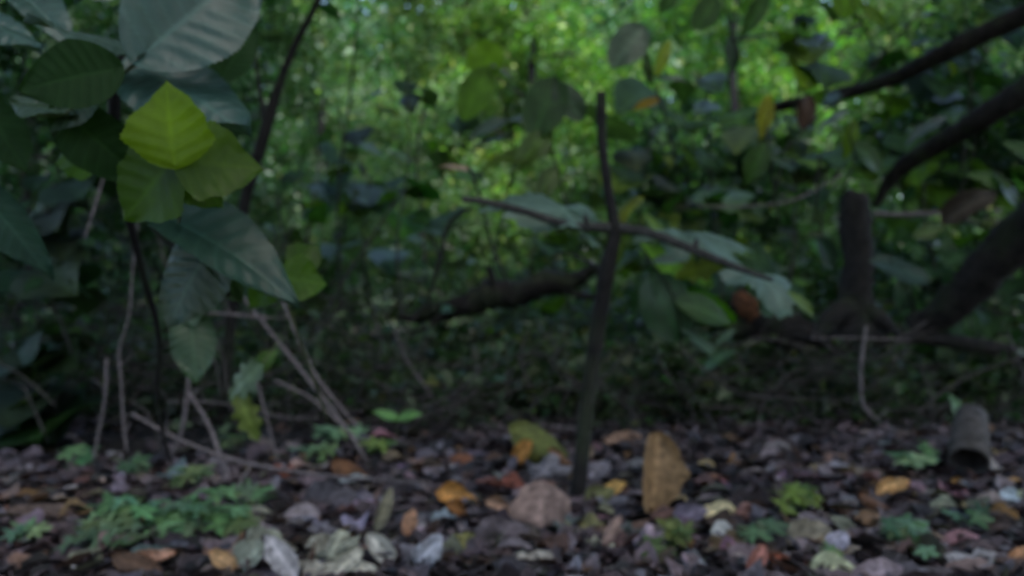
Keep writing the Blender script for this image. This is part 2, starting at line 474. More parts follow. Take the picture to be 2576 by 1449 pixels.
# unseen foliage added above the brush and around the spot to block light
def canopy():
    n = 60000
    cl = rng.random((260, 3)); cx = (cl[:, 0] * 2 - 1) * 6.5; cy_ = 2.5 + cl[:, 1] * 1.7; cz = 2.5 + cl[:, 2] * 1.6 + (cy_ - 2.6) * .22
    keep = ~((cx > -.6) & (cx < 3.0) & (cy_ > 4.6))
    ids = np.where(keep)[0]; k = ids[rng.integers(0, len(ids), n)]
    C = np.stack([cx[k], cy_[k], cz[k]], 1) + rng.normal(size=(n, 3)) * np.array([.38, .38, .16])
    m = 22000; k = rng.random((90, 3)); j = rng.integers(0, 90, m)
    C2 = np.stack([-3.2 + k[j, 0] * 2.7, 1.3 + k[j, 1] * 1.7, 1.65 + k[j, 2] * .6], 1) + rng.normal(size=(m, 3)) * np.array([.2, .2, .1])  # clumps added over the left front to darken it
    m3 = 35000; k = rng.random((260, 3)); j = rng.integers(0, 260, m3)          # leaves added over the spot and behind it to hold off the sun
    C3 = np.stack([-4.5 + k[j, 0] * 9.5, -3.5 + k[j, 1] * 6.2, 2.3 + k[j, 2] * 1.3], 1) + rng.normal(size=(m3, 3)) * np.array([.3, .3, .14])
    m4 = 46000; k = rng.random((330, 3)); j = rng.integers(0, 330, m4)          # ring of leaves added at the sides and behind to cut level light
    an = math.pi * (.92 + k[j, 0] * 1.16); rr_ = 4.6 + k[j, 1] * 1.4
    C4 = np.stack([np.cos(an) * rr_, .6 + np.sin(an) * rr_, k[j, 2] * 3.4], 1) + rng.normal(size=(m4, 3)) * .3
    C = np.concatenate([C, C2, C3, C4]); n += m + m3 + m4
    D = rand_unit(n) * np.array([1, 1, .5]); Nn = rand_unit(n) * .4 + np.array([0, 0, .8])
    L = rng.uniform(.06, .13, n)
    me = mass_mesh('added_shade_canopy', C, D, Nn, L, L * .7, green_tint(n, G1, .3, .05), M_MASS)
    meta(link('added_shade_canopy', me), 'unseen leafy canopy added over and around the spot for shade', None, None, 'stuff')
canopy()

# low weeds and brushwood in the shade
def undergrowth():
    n = 20000
    cl = rng.random((260, 3)); cx = (cl[:, 0] * 2 - 1) * 3.6; cy_ = 2.6 + cl[:, 1] ** 1.3 * 3.8; cz = cl[:, 2] ** 1.4 * .75 - .20
    k = rng.integers(0, 260, n)
    C = np.stack([cx[k], cy_[k], cz[k]], 1) + rng.normal(size=(n, 3)) * np.array([.13, .13, .1])
    D = rand_unit(n) * np.array([1, 1, .5]); Nn = rand_unit(n) * .5 + np.array([0, -.15, .7])
    a = C[:, 0] / C[:, 1]
    C[:, 2] = np.where((a > -.24) & (a < .19) & (C[:, 1] < 3.9), np.minimum(C[:, 2], -.05 + .22 * rng.random(n)), C[:, 2])
    C[:, 2] = np.where((a > .22) & (a < .66) & (C[:, 1] < 3.1), np.minimum(C[:, 2], -.02 + .2 * rng.random(n)), C[:, 2])
    m = 14000; cl2 = rng.random((170, 3)); k = rng.integers(0, 170, m)
    yy = 2.75 + cl2[k, 1] * 1.1
    C = np.concatenate([C, np.stack([(cl2[k, 0] * 2 - 1) * yy * .72, yy, -.22 + cl2[k, 2] * .42], 1) + rng.normal(size=(m, 3)) * np.array([.09, .09, .06])])
    D = np.concatenate([D, rand_unit(m) * np.array([1, 1, .5])]); Nn = np.concatenate([Nn, rand_unit(m) * .5 + np.array([0, -.15, .7])]); n += m
    L = rng.uniform(.03, .075, n)
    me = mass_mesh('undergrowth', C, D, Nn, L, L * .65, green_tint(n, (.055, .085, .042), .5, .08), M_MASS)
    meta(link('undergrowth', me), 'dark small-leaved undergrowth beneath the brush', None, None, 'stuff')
undergrowth()
def far_undergrowth():
    n = 16000
    cl = rng.random((300, 3)); cx = (cl[:, 0] * 2 - 1) * 6; cy_ = 5.4 + cl[:, 1] * 5.5; cz = cl[:, 2] ** 1.2 * .8 - .2
    k = rng.integers(0, 300, n)
    C = np.stack([cx[k], cy_[k], cz[k]], 1) + rng.normal(size=(n, 3)) * np.array([.25, .25, .14])
    D = rand_unit(n) * np.array([1, 1, .5]); Nn = rand_unit(n) * .5 + np.array([0, -.15, .7])
    L = rng.uniform(.05, .10, n)
    me = mass_mesh('far_undergrowth', C, D, Nn, L, L * .65, green_tint(n, (.05, .085, .04), .45, .06), M_MASS)
    meta(link('far_undergrowth', me), 'green undergrowth on the forest floor beyond the fallen logs', None, None, 'stuff')
far_undergrowth()

def brushwood():
    V = []; Fc = []
    r = random.Random(5)
    for i in range(900):
        front = i < 330
        y = r.uniform(2.3, 2.75) if front else r.uniform(2.8, 5.0); x = r.uniform(-1, 1) * y * .75
        if y < 2.6 and r.random() < .5: x = -abs(x)
        L = r.uniform(.15, .75); a = r.gauss(0, .9); tilt = r.gauss(.2, .7)
        hi = .95 if -2.0 < x / y * 3 < .3 else .6
        z = ground_z(x, y) + r.random() ** 1.5 * hi
        if y < 2.7: z = ground_z(x, y) + r.random() ** 1.7 * (.45 if x < -.2 else .3)
        if -.24 < x / y < .19 and y < 3.75: z = ground_z(x, y) + r.random() ** 1.6 * .30; tilt *= .5; L *= .7
        if .22 < x / y < .66 and y < 3.05: z = ground_z(x, y) + r.random() ** 1.6 * .22; tilt *= .5; L *= .7
        if front: z = ground_z(x, y) + r.random() ** 1.3 * (.42 if x < -.35 else .26); L = r.uniform(.2, .6); tilt = r.gauss(.1, .55)
        d = Vector((math.cos(a) * math.cos(tilt), math.sin(a) * math.cos(tilt) * .5, math.sin(tilt))) * L
        p0 = Vector((x, y, z)) - d / 2; p1 = p0 + d
        j = L * .14
        m = p0.lerp(p1, .35) + Vector((r.uniform(-j, j), r.uniform(-j, j), r.uniform(-j, j)))
        m2 = p0.lerp(p1, .7) + Vector((r.uniform(-j, j), r.uniform(-j, j), r.uniform(-j, j)))
        rad = r.choice([.0012, .0018, .0024, .0038]) if front else r.uniform(.0012, .004)
        parts = [([p0, m, m2, p1], [rad, rad * .8, rad * .3])]
        for q in range(2):
            e = m2 + Vector((r.uniform(-1, 1), r.uniform(-1, 1), r.uniform(-.6, 1))) * L * .25
            parts.append(([m if q else m2, (m2 + e) / 2, e], [rad * .6, rad * .25]))
        for pp, rr in parts:
            v, f = tube_data(pp, rr, 4, 2, .1, i)
            o = len(V); V += v; Fc += [tuple(q + o for q in t) for t in f]
    meta(link('brushwood', mesh('brushwood', V, Fc, M_BRUSH)), 'tangle of thin dead twigs in the shade behind the litter', None, None, 'stuff')
brushwood()

# ================================================================== FALLEN LOGS AND LIMBS
def limb(name, uvd, radpx, mat, label, cat='branch', sides=12, rough=.12, seed=1, extra=(), group=None):
    pts = [P(*q) for q in uvd]
    rad = [r / F * q[2] for r, q in zip(radpx, uvd)]
    ex = []
    for (e, er) in extra:
        ex.append(([P(*q) for q in e], [r / F * q[2] for r, q in zip(er, e)]))
    o = tube(name, pts, rad, mat, None, sides=sides, rough=rough, seed=seed, extra=ex, n=8)
    return meta(o, label, cat, group)

limb('fallen_branch', [(1830, 330, 3.9), (1910, 280, 3.85), (2080, 245, 3.7), (2240, 200, 3.5), (2400, 120, 3.3), (2640, 10, 3.1)],
     [3, 12, 16, 18, 24, 28], M_LOG, 'thick dark branch sloping down from the top right corner', seed=3,
     extra=[([(2040, 255, 3.7), (2030, 300, 3.72), (2025, 330, 3.75)], [16, 20, 14])])
limb('fallen_branch', [(2200, 520, 3.5), (2260, 430, 3.4), (2380, 350, 3.2), (2480, 290, 3.0), (2640, 190, 2.8)],
     [8, 20, 25, 30, 38], M_LOG, 'mossy dark limb sloping up to the right edge below the corner branch', seed=4)
limb('leaning_log', [(2290, 830, 3.0), (2370, 790, 2.95), (2460, 700, 2.85), (2560, 600, 2.75), (2680, 500, 2.6)],
     [24, 40, 50, 58, 66], M_LOG, 'thick black leaning log at the right edge right of the stump', 'log', 16, seed=6)
limb('fallen_log', [(975, 790, 3.7), (1040, 800, 3.68), (1095, 782, 3.65), (1160, 772, 3.6), (1230, 742, 3.58), (1300, 742, 3.55), (1370, 712, 3.52), (1440, 708, 3.5), (1485, 682, 3.48), (1540, 668, 3.5)],
     [5, 13, 24, 27, 38, 33, 34, 22, 15, 5], M_LOG, 'short dark rotten log lying on the brush left of the sapling', 'log', 14, .22, 7,
     extra=[([(1250, 745, 3.55), (1235, 690, 3.52), (1222, 665, 3.5)], [14, 9, 3]), ([(1120, 790, 3.6), (1060, 830, 3.55), (1010, 838, 3.5)], [12, 8, 3]), ([(1400, 720, 3.5), (1470, 745, 3.48), (1520, 742, 3.46)], [14, 9, 4])])
limb('fallen_branch', [(900, 850, 3.9), (1010, 852, 3.85), (1150, 862, 3.8), (1290, 845, 3.75), (1400, 835, 3.7), (1480, 880, 3.7)],
     [6, 12, 15, 14, 22, 10], M_LOG, 'dark crooked branch lying below the rotten log left of the sapling', seed=8, rough=.15)
lg = empty('rotten_log', P(2080, 860, 2.7), 'broken rotten log with a rusty end under the lobed leaf at the branch tip', 'log')
tube('wood', [P(1850, 748, 2.95), P(1920, 790, 2.9), P(2000, 822, 2.85), P(2085, 862, 2.78)], [.045, .062, .05, .028], M_LOG, lg, 12, .15, 9)
tube('rusty_wood', [P(1852, 738, 2.93), P(1880, 768, 2.9), P(1905, 800, 2.88)], [.02, .05, .03], M_WOOD, lg, 10, .2, 10)
limb('fallen_branch', [(1790, 860, 3.1), (1900, 830, 3.05), (2050, 880, 3.0), (2300, 850, 2.95), (2620, 900, 2.9)],
     [14, 24, 20, 16, 22], M_LOG, 'long black branch lying in the shade under the rotten stump', seed=12, rough=.15)
limb('fallen_branch', [(1480, 1030, 3.3), (1580, 960, 3.3), (1700, 950, 3.3), (1850, 900, 3.35)],
     [7, 9, 9, 6], M_LOG, 'thin black branch rising right of the sapling trunk', seed=13)

# stump
st = empty('rotten_stump', P(2150, 860, 2.75), 'upright dark rounded dead stump between the sapling and the right edge', 'stump')
tube('trunk', [P(2148, 478, 2.75), P(2146, 486, 2.75), P(2149, 506, 2.75), P(2152, 560, 2.75), P(2158, 660, 2.75), P(2152, 750, 2.75), P(2150, 850, 2.75)],
     [.006, .034, .047, .052, .048, .054, .09], M_BARK, st, 16, .11, 15)
for (a, b, c) in (((2150, 770), (2090, 800), (2050, 850)), ((2160, 780), (2210, 800), (2260, 850)), ((2150, 800), (2170, 850), (2165, 920))):
    tube('root', [P(*a, 2.74), P(*b, 2.70), P(*c, 2.68)], [.045, .035, .012], M_BARK, st, 8, .12, 16)
limb('dead_twig', [(2196, 538, 2.78), (2280, 540, 2.76), (2365, 535, 2.74)], [7, 7, 6], M_TWIG, 'pale straight twig sticking out right from the rotten stump', 'twig', 8, seed=17)
limb('dead_twig', [(2100, 540, 2.9), (2130, 545, 2.9), (2160, 560, 2.85)], [3, 4, 4], M_TWIG, 'short grey twig left of the rotten stump', 'twig', 6, seed=18)

# cut log end
cl_ = empty('cut_log', G(2455, 1205), 'short grey cut log with a black hollow end on the litter at the right', 'log')
cb = G(2450, 1215, .01)
def cut_log():
    V = []; Fc = []; S = 20; ax = Vector((.50, .80, .55)).normalized()
    c0 = cb + Vector((0, .02, .042)); up = Vector((0, 0, 1)); x = ax.cross(up).normalized(); y = x.cross(ax)
    rr = random.Random(4); prof = [(0.0, .030), (.0, .056), (.012, .062), (.08, .064), (.2, .058), (.30, .052), (.31, .03)]
    prof = [(.09, .040)] + prof[0:0] + [(0.03, .053)] + prof[1:]
    for t, r in prof:
        for k in range(S):
            th = 2 * math.pi * k / S; q = r * (1 + rr.uniform(-.06, .06))
            q *= .68; t_ = t * .55
            V.append(c0 + ax * t_ + x * math.cos(th) * q + y * math.sin(th) * q)
    for i in range(len(prof) - 1):
        for k in range(S):
            a = i * S + k; b = i * S + (k + 1) % S; Fc.append((a, b, b + S, a + S))
    Fc.append(tuple(reversed(range(S)))); Fc.append(tuple((len(prof) - 1) * S + k for k in range(S)))
    org = world_of(cl_).translation
    link('bark', mesh('bark', [v - org for v in V[S:]], [tuple(i - S for i in f) for f in Fc if min(f) >= S], M_CUT), Matrix.Translation(org), cl_)
    link('hollow', mesh('hollow', [v - org for v in V[:2 * S]], [f for f in Fc if max(f) < 2 * S], M_SOIL), Matrix.Translation(org), cl_)
cut_log()

# leaning stem, upper left
ls = empty('leaning_sapling', P(560, 1040, 2.3), 'slender dark stem leaning right from the big-leaved shrub to the top edge', 'sapling')
tube('stem', [P(560, 1040, 2.3), P(590, 700, 2.2), P(615, 510, 2.15), P(655, 370, 2.1), P(692, 245, 2.08), P(735, 130, 2.05), P(815, -30, 2.0), P(870, -180, 2.0)],
     [.017, .016, .0155, .017, .014, .009, .008, .006], M_BARK, ls, 8, .09, 21)
tube('side_branch', [P(668, 330, 2.09), P(650, 200, 2.12), P(630, 60, 2.15), P(632, -60, 2.2)], [.008, .006, .004, .003], M_BARK, ls, 6, .08, 22)

# ================================================================== TWIGS (things one could pick up or that stand by themselves)
TW = 'dead twigs and bare stems in the brush'
def twig(label, uvd, px, mat=M_TWIG, extra=(), seed=1, name='dead_twig', group=TW):
    rr = random.Random(seed); ex = list(extra)
    for q in range(3):
        i = rr.randrange(0, len(uvd) - 1); t = rr.random()
        b = [uvd[i][c] + (uvd[i + 1][c] - uvd[i][c]) * t for c in range(3)]
        a = rr.uniform(0, 6.28); ln = rr.uniform(25, 75)
        e = (b[0] + math.cos(a) * ln, b[1] - abs(math.sin(a)) * ln * .7, b[2] + rr.uniform(-.05, .05))
        m = ((b[0] + e[0]) / 2 + rr.uniform(-6, 6), (b[1] + e[1]) / 2 + rr.uniform(-6, 6), b[2])
        ex.append(([tuple(b), m, e], [px[0] * .4, px[0] * .3, px[0] * .15]))
    return limb(name, uvd, [q * .75 for q in px], mat, label, 'twig', 6, .16, seed, ex, group)
twig('grey upright twig hanging left of the trifoliate leaf stem', [(262, 440, 1.5), (250, 480, 1.5), (232, 540, 1.5), (212, 600, 1.5)], [3, 5, 5, 3], seed=31)
twig('long thin wavering stem rising left of the big shrub to the yellow leaf', [(318, 1135, 1.75), (310, 1060, 1.75), (305, 960, 1.73), (300, 880, 1.72), (325, 790, 1.7), (335, 660, 1.68), (350, 540, 1.65)], [5, 5, 5, 5, 4, 4, 3], seed=32)
twig('straight pale twig standing at the far left of the litter', [(235, 1155, 1.8), (250, 1080, 1.8), (264, 1000, 1.78), (268, 905, 1.76)], [4, 6, 6, 6], seed=33)
twig('forked mauve stem standing in front of the shade on the left', [(420, 1170, 1.9), (455, 1090, 1.88), (470, 1010, 1.86), (476, 920, 1.85)], [6, 8, 9, 4],
     extra=[([(474, 985, 1.86), (520, 1060, 1.82), (548, 1130, 1.8), (570, 1200, 1.75), (560, 1275, 1.7)], [5, 5, 6, 9, 6])], seed=34)
twig('long curved twig arching down to the litter left of the centre', [(330, 1040, 1.80), (450, 1105, 1.78), (600, 1160, 1.75), (750, 1188, 1.72), (900, 1204, 1.70), (1080, 1216, 1.68)], [5, 6, 7, 7, 6, 5], seed=35)
twig('pair of slanting bare stems crossing down right of the shrub', [(560, 690, 2.1), (640, 785, 2.1), (740, 910, 2.08), (850, 1050, 2.05), (930, 1170, 2.0)], [5, 6, 7, 6, 6],
     extra=[([(700, 730, 2.2), (750, 850, 2.15), (800, 955, 2.12), (900, 1075, 2.08)], [5, 5, 5, 4])], seed=36)
twig('thin bent twig left of the slanting stems', [(640, 940, 1.9), (660, 1010, 1.9), (680, 1090, 1.9), (702, 1165, 1.88)], [3, 4, 4, 3], seed=37)
twig('short pale twig leaning on the litter by the green herbs', [(628, 1175, 1.62), (600, 1220, 1.60), (575, 1270, 1.58)], [4, 5, 5], seed=38)
twig('faint twig sloping down to the lower left corner of the shade', [(320, 1040, 2.3), (200, 1105, 2.25), (60, 1210, 2.2)], [3, 4, 4], M_BARKG, seed=39)
twig('purple grey twig ending at the low herb stars', [(690, 955, 2.05), (780, 1000, 2.0), (850, 1060, 1.98), (905, 1110, 1.95)], [4, 5, 5, 4], seed=40)
twig('dead twig lying level above the hanging leaf', [(400, 805, 2.0), (510, 788, 2.0), (680, 800, 2.0)], [4, 5, 4], seed=41)
twig('thin level twig in the black shade left of the centre', [(420, 1010, 2.2), (560, 1015, 2.2), (700, 1048, 2.2), (800, 1050, 2.2)], [2.5, 3, 3, 2], seed=42)
twig('thin level twig across the sapling foot', [(1210, 1068, 2.4), (1300, 1076, 2.38), (1380, 1070, 2.36), (1450, 1080, 2.35)], [2.5, 3, 3, 3], seed=43)
twig('slender crooked white twig standing in front of the stump', [(2180, 820, 2.0), (2168, 900, 2.0), (2166, 960, 2.0), (2172, 1020, 2.0), (2205, 1055, 2.0), (2255, 1088, 2.0)], [6, 6, 6, 5, 4, 3], seed=44)
twig('thin looped bramble runner around the crooked white twig', [(2060, 850, 2.1), (2110, 892, 2.08), (2170, 906, 2.06), (2230, 892, 2.06), (2262, 850, 2.08)], [2.5, 3, 3, 2.5, 2], M_BARKG, seed=45)
twig('thin straight twig crossing level behind the crooked white twig', [(2040, 852, 2.3), (2150, 850, 2.3), (2290, 856, 2.3)], [2.5, 2.5, 2], seed=46)
twig('thin dark twig crossing in front of the corner branch', [(2330, 10, 2.6), (2240, 115, 2.6), (2130, 235, 2.6), (2040, 310, 2.6), (1960, 390, 2.6)], [3, 4, 4, 3, 3], M_BARK, seed=47)
twig('short dark upright twig left of the stump top', [(2062, 390, 2.7), (2058, 450, 2.7), (2050, 560, 2.7)], [5, 5, 4], M_BARK, seed=48)
twig('dark hanging twig crossing behind the left half of the crossbranch', [(1180, 420, 2.3), (1210, 500, 2.3), (1240, 620, 2.3), (1292, 745, 2.3)], [5, 5, 5, 4], M_BARK, seed=49)
twig('arched brown twig behind the left half of the crossbranch', [(1190, 520, 2.7), (1130, 560, 2.7), (1110, 640, 2.7), (1075, 770, 2.7)], [6, 7, 8, 6], M_BARK, seed=50)
twig('curved dark twig meeting the sapling trunk from the left', [(1390, 640, 2.2), (1440, 640, 2.15), (1520, 682, 2.0)], [3, 5, 7], M_BARK, seed=51)
twig('brown twig rising from the shade left of the rotten log', [(790, 830, 3.0), (850, 730, 3.0), (920, 620, 3.0), (1010, 480, 3.0)], [5, 5, 4, 3], M_BARKG, seed=52)
twig('thin upright stem behind the slanting stems', [(1010, 800, 3.2), (1000, 600, 3.2), (1030, 380, 3.2), (1020, 150, 3.2)], [4, 4, 3, 2], M_BARKG, seed=53)
twig('thin upright stem in the fine-leaved shrub', [(860, 780, 3.4), (850, 500, 3.4), (880, 250, 3.4), (905, -20, 3.4)], [5, 4, 4, 3], M_BARK, seed=54)
twig('long arching twig across the far gap left of the sapling top', [(1600, -20, 3.0), (1540, 40, 3.0), (1440, 110, 3.0), (1400, 180, 3.0)], [3, 2, 2, 1.5], M_BARK, seed=55)
twig('diagonal grey twig behind the yellow leaf of the crossbranch', [(1760, 520, 3.0), (1850, 520, 3.0), (1990, 505, 3.0), (2120, 440, 3.0)], [3, 4, 4, 3], M_TWIG, seed=56)
twig('twig sloping from the left edge into the black shade', [(-20, 900, 1.9), (60, 950, 1.9), (140, 1020, 1.9)], [4, 4, 3], M_BARKG, seed=57)
twig('slanting faint stem by the left edge of the litter', [(60, 970, 2.1), (90, 1040, 2.1), (120, 1110, 2.1)], [4, 4, 4], M_BARKG, seed=58)
twig('short stub twig leaning in the litter below the rotten log', [(1790, 1060, 2.35), (1800, 1090, 2.35), (1815, 1125, 2.35)], [6, 6, 4], M_BARKG, seed=59)

twig('thin twig slanting up to the left in the shade below the rotten log', [(1120, 1075, 2.6), (1080, 990, 2.6), (1020, 900, 2.6), (985, 810, 2.6)], [5, 5, 4, 3], M_TWIG, seed=91)
twig('forked twig rising left of the sapling trunk in the shade', [(1330, 1085, 2.6), (1345, 1000, 2.6), (1310, 910, 2.6), (1330, 830, 2.6)], [4, 5, 4, 3], M_BRUSH, seed=92)
twig('long twig sagging between the slanting stems and the sapling', [(880, 930, 2.7), (1010, 985, 2.65), (1180, 1000, 2.6), (1380, 960, 2.6)], [4, 4, 4, 3], M_BRUSH, seed=93)
twig('dark bough crossing the shade right behind the sapling trunk', [(1380, 1010, 2.8), (1500, 985, 2.8), (1640, 1010, 2.8), (1800, 975, 2.8)], [7, 8, 7, 4], M_LOG, seed=94)
twig('thin stem leaning left in the shade under the dark broad leaves', [(1760, 1095, 2.6), (1730, 1010, 2.6), (1670, 930, 2.6), (1650, 860, 2.6)], [4, 5, 4, 3], M_BRUSH, seed=95)
twig('grey twig arching in the shade left of the crooked white twig', [(1890, 1100, 2.6), (1930, 1000, 2.6), (2010, 930, 2.6), (2120, 940, 2.6)], [4, 5, 4, 3], M_BRUSH, seed=96)
twig('twig leaning right in the shade above the bright lobed herb', [(2260, 1110, 2.5), (2330, 1020, 2.5), (2430, 950, 2.5), (2560, 900, 2.5)], [4, 5, 4, 3], M_BRUSH, seed=97)
twig('thin twig standing in the shade left of the cut log', [(2330, 1110, 2.4), (2345, 1020, 2.4), (2320, 930, 2.4)], [4, 4, 3], M_BRUSH, seed=98)
twig('twig slanting across the shade behind the two-lobed seedling', [(960, 1110, 2.4), (1040, 1040, 2.4), (1150, 985, 2.4), (1230, 900, 2.4)], [4, 5, 4, 3], M_BRUSH, seed=99)
twig('thin twig falling from the big shrub behind the forked mauve stem', [(520, 830, 2.1), (560, 900, 2.1), (575, 990, 2.1), (610, 1120, 2.1)], [4, 5, 4, 3], M_BRUSH, seed=100)
twig('bent twig between the straight pale twig and the forked mauve stem', [(330, 1010, 2.0), (370, 1040, 2.0), (400, 1110, 2.0), (390, 1165, 2.0)], [4, 5, 4, 3], M_BRUSH, seed=101)
twig('long thin stem slanting under the ribbed leaf', [(390, 560, 1.9), (430, 700, 1.9), (520, 850, 1.9), (560, 1000, 1.9)], [3, 4, 4, 3], M_BRUSH, seed=102)

# ================================================================== MAIN SAPLING
sp = empty('sapling', G(1447, 1284), 'bare dark sapling with a long crossbranch standing in the middle of the litter', 'sapling')
d = G(1447, 1284).y
tube('trunk', [P(1447, 1300, d), P(1455, 1230, d), P(1468, 1100, d + .02), P(1485, 950, d + .03), P(1508, 800, d + .02), P(1525, 690, d), P(1545, 600, d), P(1547, 565, d)],
     [.022, .0165, .0155, .0155, .0165, .0165, .0135, .014], M_BARK, sp, 12, .06, 71)
tube('leader', [P(1546, 575, d), P(1538, 520, d), P(1524, 440, d), P(1514, 340, d), P(1512, 232, d)], [.013, .0105, .0095, .0095, .0105], M_BARK, sp, 9, .07, 72)
tube('crossbranch', [P(1163, 500, d - .10), P(1230, 510, d - .08), P(1330, 535, d - .05), P(1440, 568, d - .02), P(1545, 573, d), P(1640, 588, d - .03), P(1760, 635, d - .06), P(1860, 675, d - .1), P(1945, 705, d - .12)],
     [.006, .0072, .0078, .0085, .0115, .0095, .0085, .0065, .004], M_BARKG, sp, 9, .07, 73)
tube('bud', [P(1480, 566, d - .02), P(1474, 550, d - .02), P(1470, 540, d - .02)], [.005, .006, .002], M_BARKG, sp, 6, .1, 74)
tube('bud', [P(1745, 626, d - .05), P(1752, 610, d - .05), P(1750, 598, d - .05)], [.006, .006, .002], M_BARKG, sp, 6, .1, 75)

# leaf meshes
MAPLE = [leaf_palm(seed=i, mat=M_LEAF, tooth=.06, cup=.16, wave=.05, width=24) for i in range(3)]
OVAL = [leaf_grid(W=.62, nt=12, ns=6, serr=.05, corr=.012, nv=7, fold=.2, droop=.2, wave=.03, seed=i, mat=M_LEAF, cord=.05) for i in range(4)]
ROUND = [leaf_grid(W=.85, nt=12, ns=6, serr=.04, corr=.012, fold=.12, droop=.12, p=.75, q=.6, wave=.04, seed=i, mat=M_LEAF, cord=.1) for i in range(2)]
BIG = leaf_grid(W=.78, nt=64, ns=24, serr=.035, corr=.011, nv=9, fold=.22, droop=.22, p=.68, q=.82, irr=.03, wave=.06, cord=.12, mat=M_BIG, seed=3)
BIG2 = leaf_grid(W=.72, nt=64, ns=24, serr=.035, corr=.014, nv=10, fold=-.10, droop=.12, p=.66, q=.85, irr=.03, wave=.07, cord=.12, mat=M_BIG, seed=5)
THINB = leaf_grid(W=.95, nt=40, ns=16, serr=.05, corr=.014, irr=.12, nv=6, fold=.1, droop=.1, p=.62, q=1.0, wave=.03, cord=.06, mat=M_THIN, seed=7)
HERB = [leaf_palm(lobes=((0, 1.0), (62, .95), (-62, .95), (120, .7), (-120, .7)), width=17, low=.24, n=44, rings=2, tooth=.10, cup=.1, wave=.04, seed=40 + i, mat=M_HERB) for i in range(3)]
LOBED = [leaf_grid(W=.7, nt=24, ns=6, lobes=4, lobed=.42, fold=.15, droop=.2, wave=.05, seed=20 + i, mat=M_LEAF) for i in range(2)]

def leaf(parent, me, b, t, nrm, color, width=1.0, label=None, petiole=None, thick=1.0, mat=None):
    """b, t = (u, v, d) of leaf base and tip"""
    o = link('leaf', me, aim(P(*b), P(*t), Vector(nrm), width, thick), parent, color)
    if mat is None and tuple(color) == (.018, .045, .015): mat = M_MATT
    if mat is not None:
        o.material_slots[0].link = 'OBJECT'; o.material_slots[0].material = mat
    if label: o['label'] = label
    if petiole:
        tube('petiole', [P(*q) for q in petiole], [.0016, .0013], M_STEM, parent, 6, .05, 3, n=4)
    return o

SHEEN_BLUE = (.040, .085, .075); DK = (.018, .045, .015); MG = (.04, .085, .02); YG = (.16, .20, .012); LG = (.09, .15, .02)  # the blue tone carries the sky's sheen in its base colour
# leaves on the sapling
leaf(sp, MAPLE[0], (1550, 572, d), (1235, 455, d + .06), (.15, -.40, .9), (.12, .19, .165), .75, 'pale lobed leaf above the left half of the crossbranch')
leaf(sp, MAPLE[1], (1600, 575, d), (1890, 602, d + .10), (.0, -.28, 1), (.12, .19, .165), .8, 'thin pale leaf seen edge-on above the right half of the crossbranch')
leaf(sp, MAPLE[2], (1800, 655, d + .0), (2062, 740, d - .03), (-.1, -.36, 1), (.13, .20, .18), .85, 'large pale lobed leaf at the right tip of the crossbranch')
leaf(sp, MAPLE[0], (1890, 705, d - .02), (1990, 778, d - .04), (.1, -.6, .8), (.10, .16, .13), 1.2, 'pale leaf folded below the crossbranch tip')
leaf(sp, LOBED[0], (1830, 660, d - .0), (1690, 690, d + .03), (0, -.8, .4), (.13, .17, .02), .8, 'yellow-green leaf under the right half of the crossbranch', mat=M_THIN)
leaf(sp, OVAL[0], (1570, 560, d + .05), (1610, 470, d + .15), (-.5, -.6, .4), (.16, .19, .02), .55, 'yellow-green leaf behind the fork', mat=M_THIN)
leaf(sp, OVAL[1], (1620, 540, d + .1), (1690, 610, d + .1), (.3, -.6, .7), LG, .7)
leaf(sp, OVAL[2], (1980, 735, d - .1), (2060, 790, d - .1), (.2, -.7, .5), (.09, .14, .03), .6, 'light green leaf beyond the crossbranch tip')
leaf(sp, OVAL[3], (1560, 590, d + .05), (1555, 680, d + .05), (.6, -.7, .1), (.07, .12, .02), .6)

# ================================================================== BIG-LEAVED SHRUB, LEFT
bs = empty('hazel_shrub', P(430, 1165, 1.55), 'large-leaved shrub with broad ribbed leaves filling the upper left', 'shrub')
tube('stem', [P(430, 1165, 1.55), P(395, 1010, 1.48), P(400, 850, 1.35), P(350, 650, 1.15), P(300, 430, 1.02), P(288, 250, .95), P(320, 120, .92), P(360, 20, .90), P(375, -120, .88)],
     [.0035, .004, .0045, .0055, .007, .0075, .0075, .007, .006], M_BARK, bs, 9, .08, 81)
tube('side_branch', [P(300, 430, 1.02), P(380, 560, .95), P(520, 700, .95), P(600, 760, 1.0)], [.006, .005, .004, .003], M_BARK, bs, 7, .08, 82)
L_ = leaf
L_(bs, BIG, (368, 132, .80), (660, -130, .84), (.62, -.70, .45), SHEEN_BLUE, .88, 'huge ribbed leaf at the top of the shrub', [(296, 195, .84), (370, 130, .80)])
L_(bs, BIG2, (372, 140, .84), (70, 20, .74), (.1, -.55, .9), (.055, .095, .085), .62, 'pale blue-grey leaf at the top left of the shrub', [(300, 195, .86), (372, 140, .84)])
L_(bs, BIG2, (345, 165, .86), (625, 300, .78), (-.05, -.62, .8), SHEEN_BLUE, .80, 'ribbed grey-green leaf hanging right of the stem')
L_(bs, BIG, (285, 175, .74), (45, 215, .70), (-.1, -1, -.15), DK, 1.0, 'flat dark green leaf left of the stem')
L_(bs, BIG2, (262, 200, .82), (120, 330, .80), (-.4, -.8, .3), (.03, .06, .03), .7, 'dark leaf with a pale midrib left of the stem', [(165, 286, .80), (268, 200, .82)])
L_(bs, BIG, (160, 280, .82), (370, 470, .84), (.1, -1, -.1), DK, .75, 'dark leaf hanging under the pale midrib')
L_(bs, BIG2, (165, 285, .80), (20, 235, .84), (.0, -.5, .9), (.04, .07, .04), .5)
L_(bs, THINB, (280, 395, .98), (120, 405, 1.0), (.1, -1, .2), (.06, .14, .012), .62, 'bright green backlit leaf left of the yellow leaflets')
